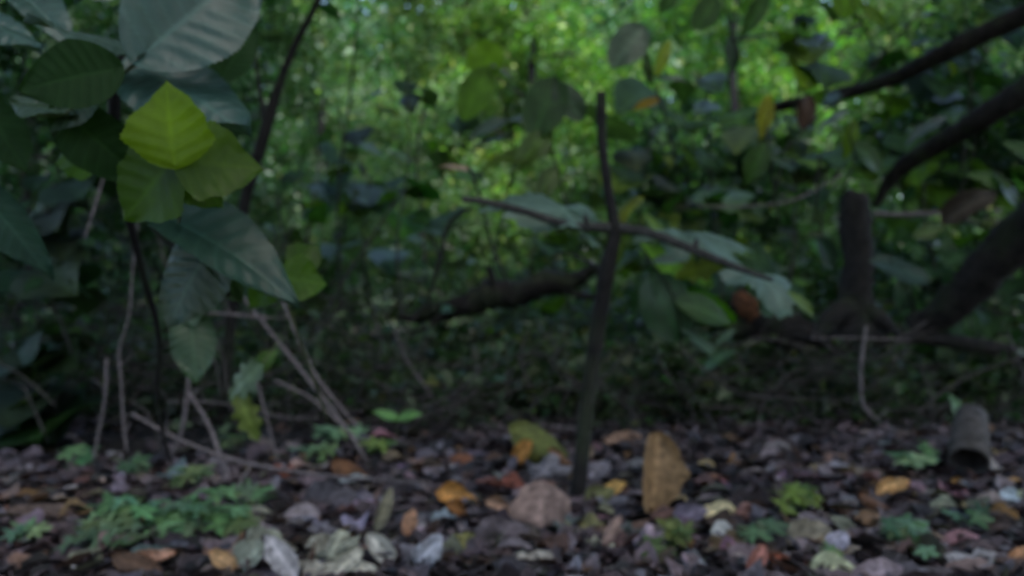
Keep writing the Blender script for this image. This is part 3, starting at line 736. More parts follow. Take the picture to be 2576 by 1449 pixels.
L_(bs, BIG, (385, 530, .90), (755, 690, .86), (.30, -.62, .75), (.024, .058, .042), .58, 'broad ribbed leaf hanging below the yellow leaflets')
L_(bs, BIG2, (545, 590, .92), (400, 830, .90), (-.3, -1, .05), (.022, .045, .022), .95, 'dark drooping leaf below the yellow leaflets')
L_(bs, BIG2, (-60, 470, .9), (135, 690, .88), (.45, -.75, .45), (.020, .048, .038), .5, 'teal leaf hanging at the left edge', mat=M_MATT)
L_(bs, BIG, (480, 560, .96), (600, 760, .96), (.2, -1, .0), (.03, .07, .02), .7)
L_(bs, BIG2, (350, -60, .95), (180, -10, .9), (0, -.6, .8), SHEEN_BLUE, .7)
L_(bs, BIG, (20, -40, .95), (180, 70, .9), (.2, -.7, .8), SHEEN_BLUE, .5)
L_(bs, BIG2, (-60, 40, .9), (100, 110, .85), (.0, -.6, .9), SHEEN_BLUE, .6)
L_(bs, BIG, (560, 190, 1.1), (640, 60, 1.1), (.3, -.9, .3), DK, .8)
L_(bs, BIG2, (-40, 260, .95), (60, 430, .93), (.0, -.9, .5), DK, .7)

tf = empty('trifoliate_sprig', P(450, 560, .80), 'yellow-green three-leaflet bramble leaf glowing in front of the ribbed leaves', 'leaf')
def leaflet(me, b, t, nrm, c, w, label=None, mat=M_THIN):
    o = leaf(tf, me, b, t, nrm, c, w, label, mat=mat); o.name = 'leaflet'; return o
leaflet(THINB, (440, 415, .70), (408, 200, .69), (-.05, -1, .15), (.16, .26, .008), 1.08, 'yellow top leaflet')
leaflet(THINB, (446, 405, .705), (665, 420, .73), (.1, -1, .15), (.075, .145, .008), .98, 'green right leaflet')
leaflet(THINB, (440, 400, .71), (295, 555, .72), (-.1, -1, .1), (.045, .10, .008), 1.05, 'dark green lower left leaflet')
leaflet(THINB, (450, 415, .715), (560, 525, .73), (.1, -1, -.1), (.05, .11, .01), .9)
tube('stalk', [P(442, 408, .715), P(455, 480, .76), P(450, 560, .80)], [.0014, .0014, .0016], M_STEM, tf, 6, .05, 4, n=4)

hs = empty('hanging_sprig', P(600, 760, 1.0), 'small sprig with bright green leaves beside the broad ribbed leaf', 'sprig')
leaf(hs, THINB, (700, 695, 1.0), (825, 715, 1.02), (.1, -1, .2), (.06, .13, .012), 1.0, 'green leaf at the right of the sprig')
leaf(hs, THINB, (692, 700, 1.0), (620, 775, 1.0), (-.1, -1, .3), (.05, .12, .012), .9)
leaf(hs, THINB, (735, 680, 1.05), (805, 610, 1.08), (.1, -1, .1), (.05, .11, .01), .9)
tube('stalk', [P(825, 1060, 1.3), P(770, 900, 1.15), P(725, 770, 1.05), P(700, 695, 1.0)], [.002, .002, .0018, .0015], M_STEM, hs, 6, .05, 5)

hl = empty('hanging_vine', P(480, 960, 1.3), 'hanging vine with a dull green drooping leaf above the forked stem', 'vine')
leaf(hl, BIG2, (480, 790, 1.28), (492, 965, 1.25), (.25, -1, .2), (.03, .065, .03), .85, None)
leaf(hl, BIG, (475, 740, 1.28), (485, 815, 1.26), (.0, -.7, .7), (.07, .12, .08), 1.0, None)
tube('stalk', [P(470, 700, 1.3), P(478, 800, 1.3), P(480, 960, 1.3)], [.002, .002, .001], M_STEM, hl, 6, .05, 5)
hv = empty('ivy_sprig', P(640, 900, 1.35), 'pale lobed leaves hanging in a chain right of the vine', 'sprig')
leaf(hv, LOBED[0], (665, 915, 1.35), (560, 1000, 1.35), (-.1, -.8, .6), (.10, .15, .10), 1.1, 'pale green upper leaf')
leaf(hv, LOBED[1], (600, 985, 1.35), (645, 1115, 1.35), (.1, -1, .2), (.14, .17, .05), .8, 'yellowish lower leaf')
leaf(hv, OVAL[1], (640, 930, 1.4), (695, 880, 1.4), (.1, -1, .2), (.05, .10, .02), .9)
tube('stalk', [P(700, 860, 1.38), P(660, 915, 1.36), P(600, 985, 1.35)], [.0015, .0015, .0012], M_STEM, hv, 6, .05, 5)

# ================================================================== MID-GROUND SPRIGS: every clear leaf seen against the wood
def sprig(label, stem, leaves, cat='sprig', name='leafy_sprig', mat=M_BARK, px=3, group='leafy sprigs reaching through the brush'):
    r0 = empty(name, P(*stem[0]), label, cat, group)
    tube('stem', [P(*q) for q in stem], [px / F * stem[0][2], px * .5 / F * stem[-1][2]], mat, r0, 6, .06, 9)
    for lf in leaves:
        me, b, t, nrm, c, w = lf[:6]
        leaf(r0, me, b, t, nrm, c, w, lf[7] if len(lf) > 7 else None, mat=lf[6] if len(lf) > 6 else None)
    return r0
GB = (.055, .085, .075)
sprig('sprig with grey-blue drooping leaves above the left half of the crossbranch',
      [(1230, 700, 2.5), (1290, 420, 2.45), (1275, 300, 2.4), (1230, 160, 2.4)],
      [(OVAL[0], (1275, 300, 2.4), (1180, 335, 2.35), (-.1, -.5, .9), GB, 1.0, None, 'grey-blue leaf left of the sprig'),
       (OVAL[1], (1280, 345, 2.4), (1180, 362, 2.35), (0, -.35, 1), GB, .7),
       (OVAL[2], (1275, 305, 2.4), (1385, 285, 2.4), (.1, -.5, .9), GB, .9, None, 'grey-blue leaf right of the sprig'),
       (ROUND[0], (1240, 185, 2.4), (1195, 95, 2.45), (-.1, -1, .1), (.13, .27, .02), .95, M_THIN, 'glowing yellow-green leaf'),
       (ROUND[1], (1225, 180, 2.4), (1160, 300, 2.4), (0, -1, .1), (.09, .19, .02), .75, M_THIN),
       (OVAL[3], (1235, 165, 2.4), (1300, 195, 2.4), (0, -.6, .8), GB, .5)])
sprig('sprig with round dark leaves left of the sapling top',
      [(1440, 560, 2.3), (1400, 420, 2.3), (1380, 300, 2.3), (1400, 170, 2.3)],
      [(ROUND[0], (1395, 205, 2.3), (1340, 345, 2.28), (-.1, -1, .2), (.025, .06, .015), .85),
       (ROUND[1], (1400, 220, 2.3), (1470, 300, 2.3), (.1, -1, .2), (.03, .055, .03), .85),
       (OVAL[1], (1385, 330, 2.3), (1290, 420, 2.25), (0, -.8, .4), (.05, .09, .015), .8),
       (OVAL[2], (1390, 380, 2.3), (1200, 400, 2.3), (0, -.55, .6), (.05, .09, .012), .6),
       (OVAL[0], (1400, 420, 2.3), (1350, 500, 2.25), (0, -.9, .4), (.04, .07, .012), .8)])
sprig('grey-leaved sprig above and right of the sapling top',
      [(1700, 400, 2.6), (1660, 250, 2.6), (1610, 120, 2.6), (1590, 0, 2.6)],
      [(ROUND[0], (1615, 70, 2.6), (1540, 165, 2.55), (.1, -.9, .5), (.05, .085, .06), .8, None, 'large grey-green leaf'),
       (OVAL[0], (1620, 130, 2.6), (1640, 215, 2.6), (.2, -1, .2), (.03, .07, .012), .55),
       (OVAL[1], (1630, 200, 2.6), (1740, 190, 2.6), (0, -.5, .8), GB, .5),
       (OVAL[2], (1660, 250, 2.6), (1590, 270, 2.6), (0, -.9, .4), (.22, .14, .015), .6, M_THIN, 'orange-yellow leaf'),
       (OVAL[3], (1650, 190, 2.6), (1690, 90, 2.6), (0, -1, .1), (.20, .27, .02), .5, M_THIN)])
sprig('sprig of dark hanging leaves against the bright gap at the top',
      [(1860, 150, 2.2), (1830, 40, 2.2), (1800, -60, 2.2)],
      [(ROUND[0], (1800, 0, 2.2), (1748, 75, 2.2), (0, -1, .1), (.03, .075, .012), .85),
       (OVAL[0], (1930, -20, 2.2), (1870, 90, 2.2), (.1, -1, .1), (.03, .08, .012), .6),
       (OVAL[1], (1700, -20, 2.2), (1660, 30, 2.2), (.1, -1, .1), (.03, .08, .012), 1.0),
       (OVAL[2], (1835, 90, 2.2), (1850, 180, 2.2), (.1, -.8, .4), (.02, .04, .025), .7)])
sprig('bright green sprig at the top edge right of the far trunk',
      [(2200, 120, 2.8), (2150, 20, 2.8), (2110, -60, 2.8)],
      [(ROUND[1], (2130, -30, 2.8), (2125, 45, 2.8), (0, -1, .1), (.12, .24, .02), 1.1, M_THIN),
       (OVAL[1], (2160, 10, 2.8), (2240, 60, 2.8), (0, -1, .3), (.10, .18, .02), .6, M_THIN),
       (OVAL[2], (2170, 60, 2.8), (2100, 90, 2.8), (0, -.6, .7), (.05, .10, .03), .6)])
sprig('sprig with a yellow leaf and a red-brown leaf under the corner branch',
      [(1960, 560, 2.8), (1940, 420, 2.8), (1930, 300, 2.8), (1990, 240, 2.8)],
      [(OVAL[0], (1935, 240, 2.8), (1915, 345, 2.8), (-.2, -1, .2), (.26, .24, .03), .6, M_THIN, 'yellow leaf'),
       (ROUND[0], (2035, 245, 2.8), (2020, 325, 2.8), (.1, -1, .1), (.045, .018, .012), .7, None, 'red-brown leaf'),
       (OVAL[2], (1925, 360, 2.8), (1880, 460, 2.8), (0, -.9, .3), (.03, .07, .012), .9),
       (OVAL[3], (1930, 400, 2.8), (2010, 420, 2.8), (0, -.6, .8), (.03, .06, .03), .8)])
sprig('sprig with pale blue-grey leaves left of the mossy limb',
      [(2120, 480, 2.4), (2150, 400, 2.4), (2140, 330, 2.4), (2200, 270, 2.4)],
      [(OVAL[0], (2135, 280, 2.4), (2050, 320, 2.4), (0, -.55, .85), (.09, .13, .13), .55, None, 'pale blue leaf'),
       (OVAL[1], (2150, 300, 2.4), (2130, 400, 2.4), (0, -1, .2), (.08, .14, .012), .6, M_THIN),
       (OVAL[2], (2380, 295, 2.4), (2275, 350, 2.4), (0, -.5, .8), (.05, .07, .085), .6),
       (OVAL[3], (2150, 360, 2.4), (2230, 430, 2.4), (0, -.9, .4), (.03, .065, .02), .8)])
sprig('deep teal leaves beside the rotten stump',
      [(2300, 860, 2.5), (2290, 740, 2.5), (2230, 640, 2.5)],
      [(ROUND[0], (2200, 660, 2.5), (2345, 700, 2.45), (.1, -.6, .7), (.03, .06, .05), .85, None, 'round teal leaf'),
       (OVAL[0], (2260, 700, 2.5), (2270, 780, 2.5), (.1, -.9, .4), (.025, .055, .03), .8),
       (OVAL[1], (2130, 590, 2.85), (2100, 540, 2.85), (.1, -.6, .7), (.05, .08, .07), .9),
       (OVAL[2], (2300, 600, 2.6), (2380, 560, 2.6), (0, -.8, .4), (.05, .09, .02), .7),
       (OVAL[3], (2060, 600, 2.85), (2110, 680, 2.85), (0, -.8, .4), (.02, .045, .03), .9)])
sprig('green sprig at the right edge above the leaning log',
      [(2620, 560, 2.3), (2560, 480, 2.3), (2500, 420, 2.3)],
      [(OVAL[0], (2500, 440, 2.3), (2580, 520, 2.3), (0, -.7, .6), (.025, .055, .04), .8),
       (OVAL[1], (2540, 470, 2.3), (2440, 430, 2.3), (0, -.9, .3), (.04, .085, .02), .7),
       (OVAL[2], (2600, 400, 2.3), (2530, 350, 2.3), (0, -.9, .3), (.03, .07, .02), .8)])
cd = sprig('curled brown dead leaf caught at the end of the pale stump twig', [(2365, 535, 2.74), (2380, 530, 2.72), (2400, 525, 2.7)],
      [(leaf_grid(W=.9, nt=14, ns=10, curl=1.3, wave=.08, mat=M_DEAD, seed=9), (2365, 560, 2.72), (2510, 480, 2.65), (0, -1, .4), (.055, .043, .036), .8)], 'leaf', 'curled_leaf', group=None)
sprig('small dead pinkish leaf on a dark twig end left of the crossbranch', [(1215, 440, 2.3), (1180, 430, 2.3)],
      [(OVAL[0], (1180, 430, 2.3), (1105, 408, 2.3), (0, -.5, .9), (.26, .19, .15), .6, M_DEAD)], 'leaf', 'withered_leaf', group=None)
sprig('dark broad leaves hanging in front of the shade right of the sapling trunk',
      [(1720, 900, 2.4), (1700, 760, 2.4), (1640, 660, 2.4), (1600, 600, 2.4)],
      [(ROUND[0], (1640, 700, 2.4), (1720, 860, 2.4), (0, -1, .3), (.02, .05, .025), .9),
       (OVAL[1], (1650, 690, 2.4), (1590, 790, 2.4), (0, -1, .3), (.02, .055, .02), .8),
       (OVAL[2], (1640, 660, 2.4), (1735, 640, 2.4), (0, -.5, .8), (.05, .08, .06), .8),
       (OVAL[3], (1700, 760, 2.4), (1850, 800, 2.4), (0, -.8, .5), (.03, .07, .02), .8),
       (OVAL[0], (1850, 830, 2.3), (1790, 870, 2.3), (0, -.6, .8), (.07, .11, .08), .5),
       (OVAL[1], (1710, 830, 2.4), (1840, 910, 2.4), (0, -.6, .8), (.05, .09, .06), .4),
       (OVAL[2], (1760, 940, 2.4), (1840, 870, 2.35), (0, -.5, .8), (.05, .10, .06), .6)])
# further green leaves scattered in the middle distance on thin stems
r5 = random.Random(77)
mids = [(930, 560, 4.0, 'leafy young shoot left of the crossbranch'), (850, 380, 4.2, 'leafy young shoot right of the leaning stem'),
        (700, 620, 3.6, 'leafy young shoot behind the slanting stems'), (1080, 330, 3.8, 'leafy young shoot between leaning stem and grey-blue sprig'),
        (1350, 700, 3.9, 'leafy young shoot rising behind the rotten log'), (1640, 440, 3.4, 'leafy young shoot behind the sapling leader'),
        (1780, 330, 3.6, 'leafy young shoot under the far straight trunk'), (2000, 480, 3.6, 'leafy young shoot left of the stump top'),
        (2330, 460, 3.6, 'leafy young shoot under the mossy limb'), (2420, 100, 3.8, 'leafy young shoot above the corner branch'),
        (2440, 920, 3.2, 'leafy young shoot below the leaning log'), (1800, 620, 3.3, 'leafy young shoot behind the crossbranch tip'),
        (140, 560, 2.2, 'leafy young shoot at the left edge'), (90, 820, 2.3, 'leafy young shoot low at the left edge'),
        (2250, 240, 4.2, 'leafy shoot behind the corner branch'), (2420, 250, 4.0, 'leafy shoot between the corner branch and the mossy limb'),
        (2480, 650, 3.6, 'leafy shoot behind the leaning log'), (2000, 150, 3.4, 'leafy young shoot above the fallen branch tip'),
        (1130, 900, 3.6, 'leafy young shoot below the crooked branch'), (2600, 330, 3.9, 'leafy young shoot at the right edge')]
for (u, v, dd, lab) in mids:
    st_ = [(u + r5.uniform(-60, 60), v + 330, dd), (u + r5.uniform(-40, 40), v + 100, dd), (u, v - 120, dd)]
    lv = []
    small = .6 if u < 1500 and v < 760 else .68
    for k in range(24):
        t = r5.random(); vv = v - 150 + 420 * t; uu = u + r5.gauss(0, 18)
        a = r5.uniform(0, 6.28); ln = r5.uniform(38, 85) * small
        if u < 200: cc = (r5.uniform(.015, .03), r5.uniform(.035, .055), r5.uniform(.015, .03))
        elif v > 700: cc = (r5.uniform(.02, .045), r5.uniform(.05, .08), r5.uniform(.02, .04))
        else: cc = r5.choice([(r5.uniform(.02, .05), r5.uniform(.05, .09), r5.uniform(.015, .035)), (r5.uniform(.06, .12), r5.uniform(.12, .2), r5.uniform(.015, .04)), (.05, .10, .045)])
        o = r5.gauss(0, 60)
        lv.append((r5.choice(OVAL + ROUND), (uu + o * .9, vv, dd + r5.uniform(-.2, .2)), (uu + o * 1.1 + math.cos(a) * ln, vv + abs(math.sin(a)) * ln * .7, dd + r5.uniform(-.25, .2)),
                   (r5.uniform(-.4, .4), -r5.uniform(.3, .9), r5.uniform(.3, .9)), cc, r5.uniform(.7, 1.1), M_MATT if r5.random() < .7 or u < 200 else None))
    sprig(lab, st_, lv, 'sprig', 'young_shoot', M_BARKG, 4, 'leafy young shoots in the brush')

# ================================================================== HERBS ON THE LITTER
def herb(label, u, v, leaves, c=(.13, .245, .15), size=60, squash=.35, h=.03, n=None, seed=0, spread=(60, 20), cat='herb', name='herb_plant'):
    """leaves: list of (du, dv, size px) or n random ones"""
    r = random.Random(seed); g = G(u, v + spread[1] * .4, .035); g.z -= .035
    root = empty(name, g, label, cat, 'small green herbs on the litter')
    if leaves is None:
        leaves = [(r.uniform(-1, 1) * spread[0], r.uniform(-1, 1) * spread[1], size * r.uniform(.7, 1.25)) for _ in range(n)]
    for (du, dv, s) in leaves:
        dd = g.y + r.uniform(-.03, .03) - dv / 100 * .05
        S = s * 1.4 / F * g.y
        cpt = P(u + du, v + dv, dd); cpt.z = max(cpt.z, ground_z(cpt.x, cpt.y) + .034) + r.uniform(0, .012)
        a = r.uniform(0, 6.28); dr = Vector((math.cos(a), math.sin(a), r.uniform(-.15, .2)))
        nrm = Vector((r.uniform(-.25, .25), -squash - r.uniform(0, .35), 1))
        vv = r.uniform(.6, 1.2); cc = (c[0] * vv * r.uniform(.8, 1.4), c[1] * vv, c[2] * vv * r.uniform(.6, 1.1))
        o = link('leaf', r.choice(HERB), aim(cpt - dr * S / 2, cpt + dr * S / 2, nrm, 1.0), root, cc)
        b = Vector((g.x + du / F * g.y * .3, g.y, ground_z(g.x, g.y)))
        tube('stalk', [b, (b + cpt) / 2 + Vector((0, 0, .006)), cpt - dr * S * .12], [.0011, .0008], M_STEM, root, 4, .05, 3, n=2)
    return root
herb('broad patch of lobed blue-green herb on the litter at the left', 400, 1295, None, n=26, size=78, spread=(175, 42), seed=1)
herb('dull green herb sprawling under the left patch', 240, 1352, None, n=7, size=72, spread=(75, 20), seed=2, c=(.085, .14, .085))
herb('low herb leaves at the left edge of the litter', 85, 1345, None, n=4, size=60, spread=(55, 8), seed=3)
herb('right end of the herb patch by the grey leaf', 540, 1310, None, n=9, size=60, spread=(75, 24), seed=4, c=(.11, .19, .11))
herb('little herb behind the short pale twig', 620, 1242, None, n=5, size=52, spread=(38, 12), seed=5)
herb('single bright herb tuft at the foot of the straight pale twig', 195, 1152, None, n=4, size=50, spread=(25, 14), seed=6, c=(.07, .17, .08))
herb('herb leaves behind the left patch', 365, 1175, None, n=6, size=46, spread=(55, 16), seed=7, c=(.08, .15, .09))
herb('upright herb behind the left patch', 470, 1205, None, n=6, size=48, spread=(38, 28), seed=8, c=(.10, .16, .08))
herb('herb star nearest the rusty leaf under the slanting stems', 780, 1142, None, n=6, size=52, spread=(48, 9), seed=9, squash=.1)
herb('herb star crossing behind the slanting stems', 845, 1092, None, n=5, size=50, spread=(45, 7), seed=10, squash=.1)
herb('thin yellowish herb leaf right of the slanting stems', 950, 1122, None, n=4, size=46, spread=(40, 9), seed=11, squash=.0, c=(.11, .19, .06))
herb('small herb hanging on the forked stem', 590, 1105, None, n=6, size=36, spread=(40, 25), seed=12, c=(.07, .12, .06))
herb('bright lobed herb behind the litter near the cut log', 2290, 1162, [(-30, -14, 60), (5, 0, 70), (30, 6, 60), (48, -20, 40), (40, -32, 36)], c=(.12, .24, .13), seed=13, squash=.5)
herb('yellow-green herb in the litter right of the cream leaf', 2010, 1262, None, n=8, size=52, spread=(38, 34), seed=14, c=(.11, .16, .04))
herb('yellow-green herb below the lavender leaf at the bottom', 1672, 1362, None, n=7, size=58, spread=(40, 26), seed=15, c=(.11, .16, .05))
herb('blue-green herb on the litter at the lower right', 2262, 1340, None, n=8, size=56, spread=(44, 32), seed=16, c=(.09, .17, .11))
herb('small herb in front of the pink leaf', 1900, 1340, None, n=6, size=48, spread=(55, 16), seed=17, c=(.09, .15, .09))
herb('tiny herb sprig near the bottom edge right of the centre', 2105, 1400, None, n=4, size=36, spread=(30, 8), seed=18)
herb('tiny herb leaf at the bottom right', 2330, 1395, None, n=3, size=34, spread=(24, 8), seed=19)
herb('tiny herb at the lower right edge', 2430, 1300, None, n=4, size=44, spread=(40, 12), seed=20, c=(.07, .13, .08))
# seedling with two lobes
sd = empty('seedling', G(1000, 1150), 'bright green two-lobed seedling above the litter left of the centre', 'seedling', 'small green herbs on the litter')
q = G(1000, 1150)
tube('stalk', [q, P(998, 1100, q.y), P(1000, 1055, q.y)], [.0015, .0012], M_STEM, sd, 5, .05, 3, n=3)
leaf(sd, OVAL[0], (1002, 1055, q.y), (942, 1030, q.y - .03), (.2, -.6, .7), (.10, .22, .07), .75, mat=M_HERB)
leaf(sd, OVAL[1], (998, 1055, q.y), (1055, 1035, q.y - .03), (-.2, -.6, .7), (.10, .22, .07), .75, mat=M_HERB)
sd2 = empty('seedling', G(2410, 1170), 'dull green seedling leaf standing left of the cut log', 'seedling', 'small green herbs on the litter')
q2 = G(2410, 1170).y
tube('stalk', [G(2410, 1170), P(2412, 1110, q2), P(2415, 1062, q2)], [.0015, .0012], M_STEM, sd2, 5, .05, 3, n=3)
leaf(sd2, OVAL[1], (2422, 1068, q2), (2398, 990, q2), (.2, -.9, .4), (.07, .13, .07), .8, mat=M_HERB)
leaf(sd2, OVAL[2], (2416, 1072, q2), (2452, 1030, q2), (.2, -.9, .4), (.07, .12, .04), .8, mat=M_HERB)

# ================================================================== FALLEN LEAVES, ONE BY ONE
DO = [leaf_grid(W=w_, nt=12, ns=8, curl=c_, wave=wv, droop=dr, fold=fo, irr=.16, mat=M_DEAD, seed=60 + i, p=p_, q=q_)
      for i, (w_, c_, wv, dr, fo, p_, q_) in enumerate([(.62, .35, .05, .1, .0, .85, .8), (.7, .8, .06, .2, .0, .8, .7), (.55, 1.1, .05, .1, 0, .9, .8),
                                                        (.8, .25, .10, .1, .1, .8, .6), (.6, -.6, .06, .15, 0, .85, .8), (.75, .15, .06, .05, .2, .8, .55)])]
DL = [leaf_grid(W=.72, nt=24, ns=6, lobes=4, lobed=.4, curl=.5, wave=.08, fold=0, mat=M_DEAD, seed=80 + i) for i in range(2)]
DP = [leaf_palm(seed=90 + i, mat=M_DEAD, cup=.2, wave=.12, n=40, width=22) for i in range(2)]
GF = 'single fallen leaves on the litter'
hero_px = []
def fallen(label, b, t, nrm, c, me, w=1.0, lift=.026, name='fallen_leaf', group=GF):
    """b, t pixels of leaf base and tip; both are laid at the depth of the ground under the lower of them"""
    mb = ((b[0] + t[0]) / 2, (b[1] + t[1]) / 2); b, t = [(mb[0] + (q[0] - mb[0]) * 1.2, mb[1] + (q[1] - mb[1]) * 1.12) for q in (b, t)]
    low = max(b[1], t[1]); g = G((b[0] + t[0]) / 2, low, lift)
    flat = Vector(nrm).normalized().z
    def pt(q):
        if flat > .75:
            return G(q[0], q[1], lift)
        return P(q[0], q[1], g.y)
    o = link(name, me, aim(pt(b), pt(t), Vector(nrm), w), None, c)
    hero_px.append(((b[0] + t[0]) / 2, (b[1] + t[1]) / 2))
    return meta(o, label, 'leaf', group)
UP = (0, -1, .25); TI = (0, -.9, .7); FL = (.05, -.35, 1)
fallen('tall ochre leaf standing upright right of the sapling foot', (1640, 1282), (1664, 1098), (.25, -1, .05), (.25, .155, .085), leaf_grid(W=.80, nt=20, ns=10, curl=.7, wave=.09, irr=.22, p=.9, q=.55, droop=.12, mat=M_DEAD, seed=71), .80)
fallen('broad pinkish-tan leaf standing upright left of the sapling foot', (1360, 1322), (1362, 1218), (-.1, -1, .3), (.30, .20, .185), DO[5], 1.75)
fallen('cream oval leaf lying right of the ochre leaf', (1858, 1300), (1772, 1282), (0, -1, .8), (.62, .52, .32), DO[0], 1.0)
fallen('dusty pink leaf touching the cream oval leaf', (1855, 1290), (1915, 1300), (0, -1, .7), (.32, .17, .16), DO[3], .9)
fallen('orange leaf folded left of the tan upright leaf', (1105, 1240), (1200, 1265), TI, (.50, .24, .07), DO[1], .85)
fallen('dark orange leaf fragment beneath the folded orange leaf', (1130, 1262), (1170, 1295), TI, (.24, .10, .03), DO[3], .8)
fallen('small salmon leaf on edge left of the folded orange leaf', (1022, 1345), (1040, 1283), UP, (.42, .22, .14), DO[0], .9)
fallen('olive-green leaf arching behind the sapling foot', (1292, 1075), (1432, 1150), (.1, -.8, .6), (.13, .14, .035), DO[4], .95)
fallen('bright orange leaf at the left end of the arching olive leaf', (1335, 1112), (1292, 1165), TI, (.48, .22, .06), DO[1], 1.0)
fallen('rust brown leaf touching the sapling left of its foot', (1385, 1130), (1445, 1175), TI, (.20, .09, .045), DO[4], .6)
fallen('rolled tan leaf lying left of the ochre leaf top', (1518, 1118), (1625, 1100), (0, -.6, .8), (.36, .22, .16), DO[2], .5)
fallen('golden leaf between the sapling foot and the ochre leaf', (1512, 1248), (1570, 1212), TI, (.50, .30, .10), DO[0], .75)
fallen('olive leaf half under the golden leaf', (1475, 1258), (1540, 1232), TI, (.15, .15, .07), DO[3], .7)
fallen('small yellow leaf peeping out right of the ochre leaf', (1688, 1218), (1722, 1185), UP, (.58, .38, .14), DO[0], .8)
fallen('beige leaf low on the right side of the ochre leaf', (1672, 1270), (1725, 1250), TI, (.32, .25, .15), DO[1], .8)
fallen('lavender grey leaf standing near the bottom left of centre', (1050, 1420), (1105, 1352), (.1, -1, .4), (.36, .36, .44), DO[3], .75)
fallen('pale grey leaf left of the lavender leaf', (985, 1412), (930, 1345), (.1, -1, .5), (.42, .40, .38), DO[1], .9)
fallen('large pale lilac leaf leaning at the bottom', (745, 1455), (672, 1352), (-.2, -1, .5), (.46, .42, .46), DO[0], .75)
fallen('pale beige curled leaf cut by the bottom edge', (800, 1445), (935, 1425), TI, (.46, .43, .38), DO[4], .8)
fallen('grey-green leaf left of the pale lilac leaf', (660, 1375), (585, 1428), (0, -1, .7), (.28, .30, .26), DO[3], .9)
fallen('narrow pale leaf right of the pale lilac leaf', (700, 1358), (760, 1402), TI, (.40, .37, .34), DO[2], .5)
fallen('grey-green wide leaf between the pale leaves', (800, 1420), (890, 1355), TI, (.28, .28, .23), DP[0], .9)
fallen('wide pale fawn leaf between the lilac leaf and the pale grey leaf', (770, 1400), (880, 1375), (0, -1, .6), (.40, .37, .32), DO[5], .8)
fallen('folded white-grey leaf over the curled beige leaf', (850, 1440), (905, 1385), (.2, -1, .5), (.48, .45, .40), DO[1], .8)
fallen('pale olive-grey leaf behind the lilac leaf', (620, 1372), (700, 1350), (0, -1, .7), (.27, .27, .22), DO[3], .9)
fallen('pale beige scrap left of the curled beige leaf', (745, 1448), (805, 1425), (0, -1, .7), (.42, .38, .34), DO[3], .9)
fallen('salmon orange leaf at the bottom left', (335, 1425), (425, 1385), TI, (.46, .24, .17), DO[1], .6)
fallen('orange leaf left of the grey-green leaf at the bottom', (532, 1388), (595, 1432), TI, (.46, .27, .14), DO[0], .8)
fallen('long grey-tan leaf at the right end of the herb patch', (585, 1308), (700, 1285), (0, -.7, .8), (.26, .24, .19), DO[0], .6)
fallen('brown leaf under the long grey-tan leaf', (620, 1325), (700, 1300), (0, -.7, .8), (.16, .07, .035), DO[4], .6)
fallen('narrow tan leaf standing left of the folded orange leaf', (948, 1335), (982, 1235), (.2, -1, .1), (.22, .20, .15), DO[2], .75)
fallen('apricot leaf left of the cut log', (2210, 1240), (2285, 1205), TI, (.50, .28, .12), DO[1], .7)
fallen('dark brown leaf in front of the apricot leaf', (2165, 1245), (2245, 1280), TI, (.09, .035, .015), DO[4], .7)
fallen('round grey-tan leaf near the bottom right of centre', (1985, 1365), (2085, 1335), (0, -1, .5), (.22, .19, .15), DO[5], .95)
fallen('rusty red-brown leaf at the bottom', (1935, 1400), (2045, 1412), TI, (.20, .055, .03), DO[4], .45)
fallen('salmon red leaf left of the rusty leaf', (1885, 1435), (1925, 1375), UP, (.32, .13, .11), DO[1], .9)
fallen('pale green and cream leaf cut by the bottom edge', (2045, 1425), (2150, 1432), (0, -1, .8), (.46, .48, .33), DO[5], .7)
fallen('mauve leaf cut by the bottom edge', (2150, 1455), (2265, 1425), TI, (.26, .20, .24), DO[0], .8)
fallen('orange leaf at the bottom right corner', (2540, 1412), (2590, 1378), TI, (.44, .22, .12), DO[1], .8)
fallen('small lavender leaf right of the round tan leaf', (2085, 1380), (2130, 1342), TI, (.40, .37, .48), DO[3], .9)
fallen('purple leaf left of the cream oval leaf', (1698, 1308), (1772, 1280), TI, (.17, .14, .20), DO[3], .7)
fallen('lilac leaf near the bottom centre', (1600, 1385), (1670, 1335), TI, (.32, .24, .30), DP[1], .9)
fallen('small yellow leaf behind the cream oval leaf', (1758, 1175), (1805, 1165), (0, -.7, .8), (.50, .38, .20), DO[0], .7)
fallen('small orange leaf behind the yellow-green herb', (1835, 1172), (1882, 1155), (0, -.7, .8), (.36, .18, .07), DO[1], .7)
fallen('rusty leaf caught low on the slanting stems', (838, 1165), (922, 1200), TI, (.13, .055, .025), DO[4], .9)
fallen('mauve brown leaf at the left edge of the litter', (20, 1300), (205, 1280), (0, -.6, .8), (.16, .11, .10), DO[0], .4)
fallen('dull orange leaf at the left edge behind the mauve leaf', (50, 1245), (118, 1262), (0, -.7, .8), (.20, .12, .06), DO[4], .8)
fallen('orange crumb of leaf left of the cut log', (2395, 1208), (2435, 1225), TI, (.40, .22, .08), DO[1], .6)
fallen('orange crumb of leaf right of the cut log', (2525, 1215), (2568, 1205), TI, (.36, .20, .08), DO[0], .6)
fallen('pale blue leaf chip at the right edge', (2520, 1240), (2575, 1262), TI, (.40, .46, .55), DO[3], .6)
fallen('pale chip of leaf left of the dark brown leaf', (2120, 1255), (2160, 1262), TI, (.30, .30, .36), DO[0], .8)
fallen('tan leaf left of the upright pinkish leaf', (1225, 1260), (1290, 1290), TI, (.36, .22, .16), DO[1], .7)
fallen('brown leaf on edge in the bottom centre', (1480, 1350), (1560, 1330), TI, (.22, .14, .12), DO[2], .8)
fallen('pink-brown leaf tip in the bottom centre', (1520, 1375), (1560, 1300), UP, (.28, .18, .16), DO[4], .6)
fallen('dark mauve leaf left of the upright pinkish leaf foot', (1200, 1360), (1320, 1330), TI, (.14, .11, .13), DO[3], .7)
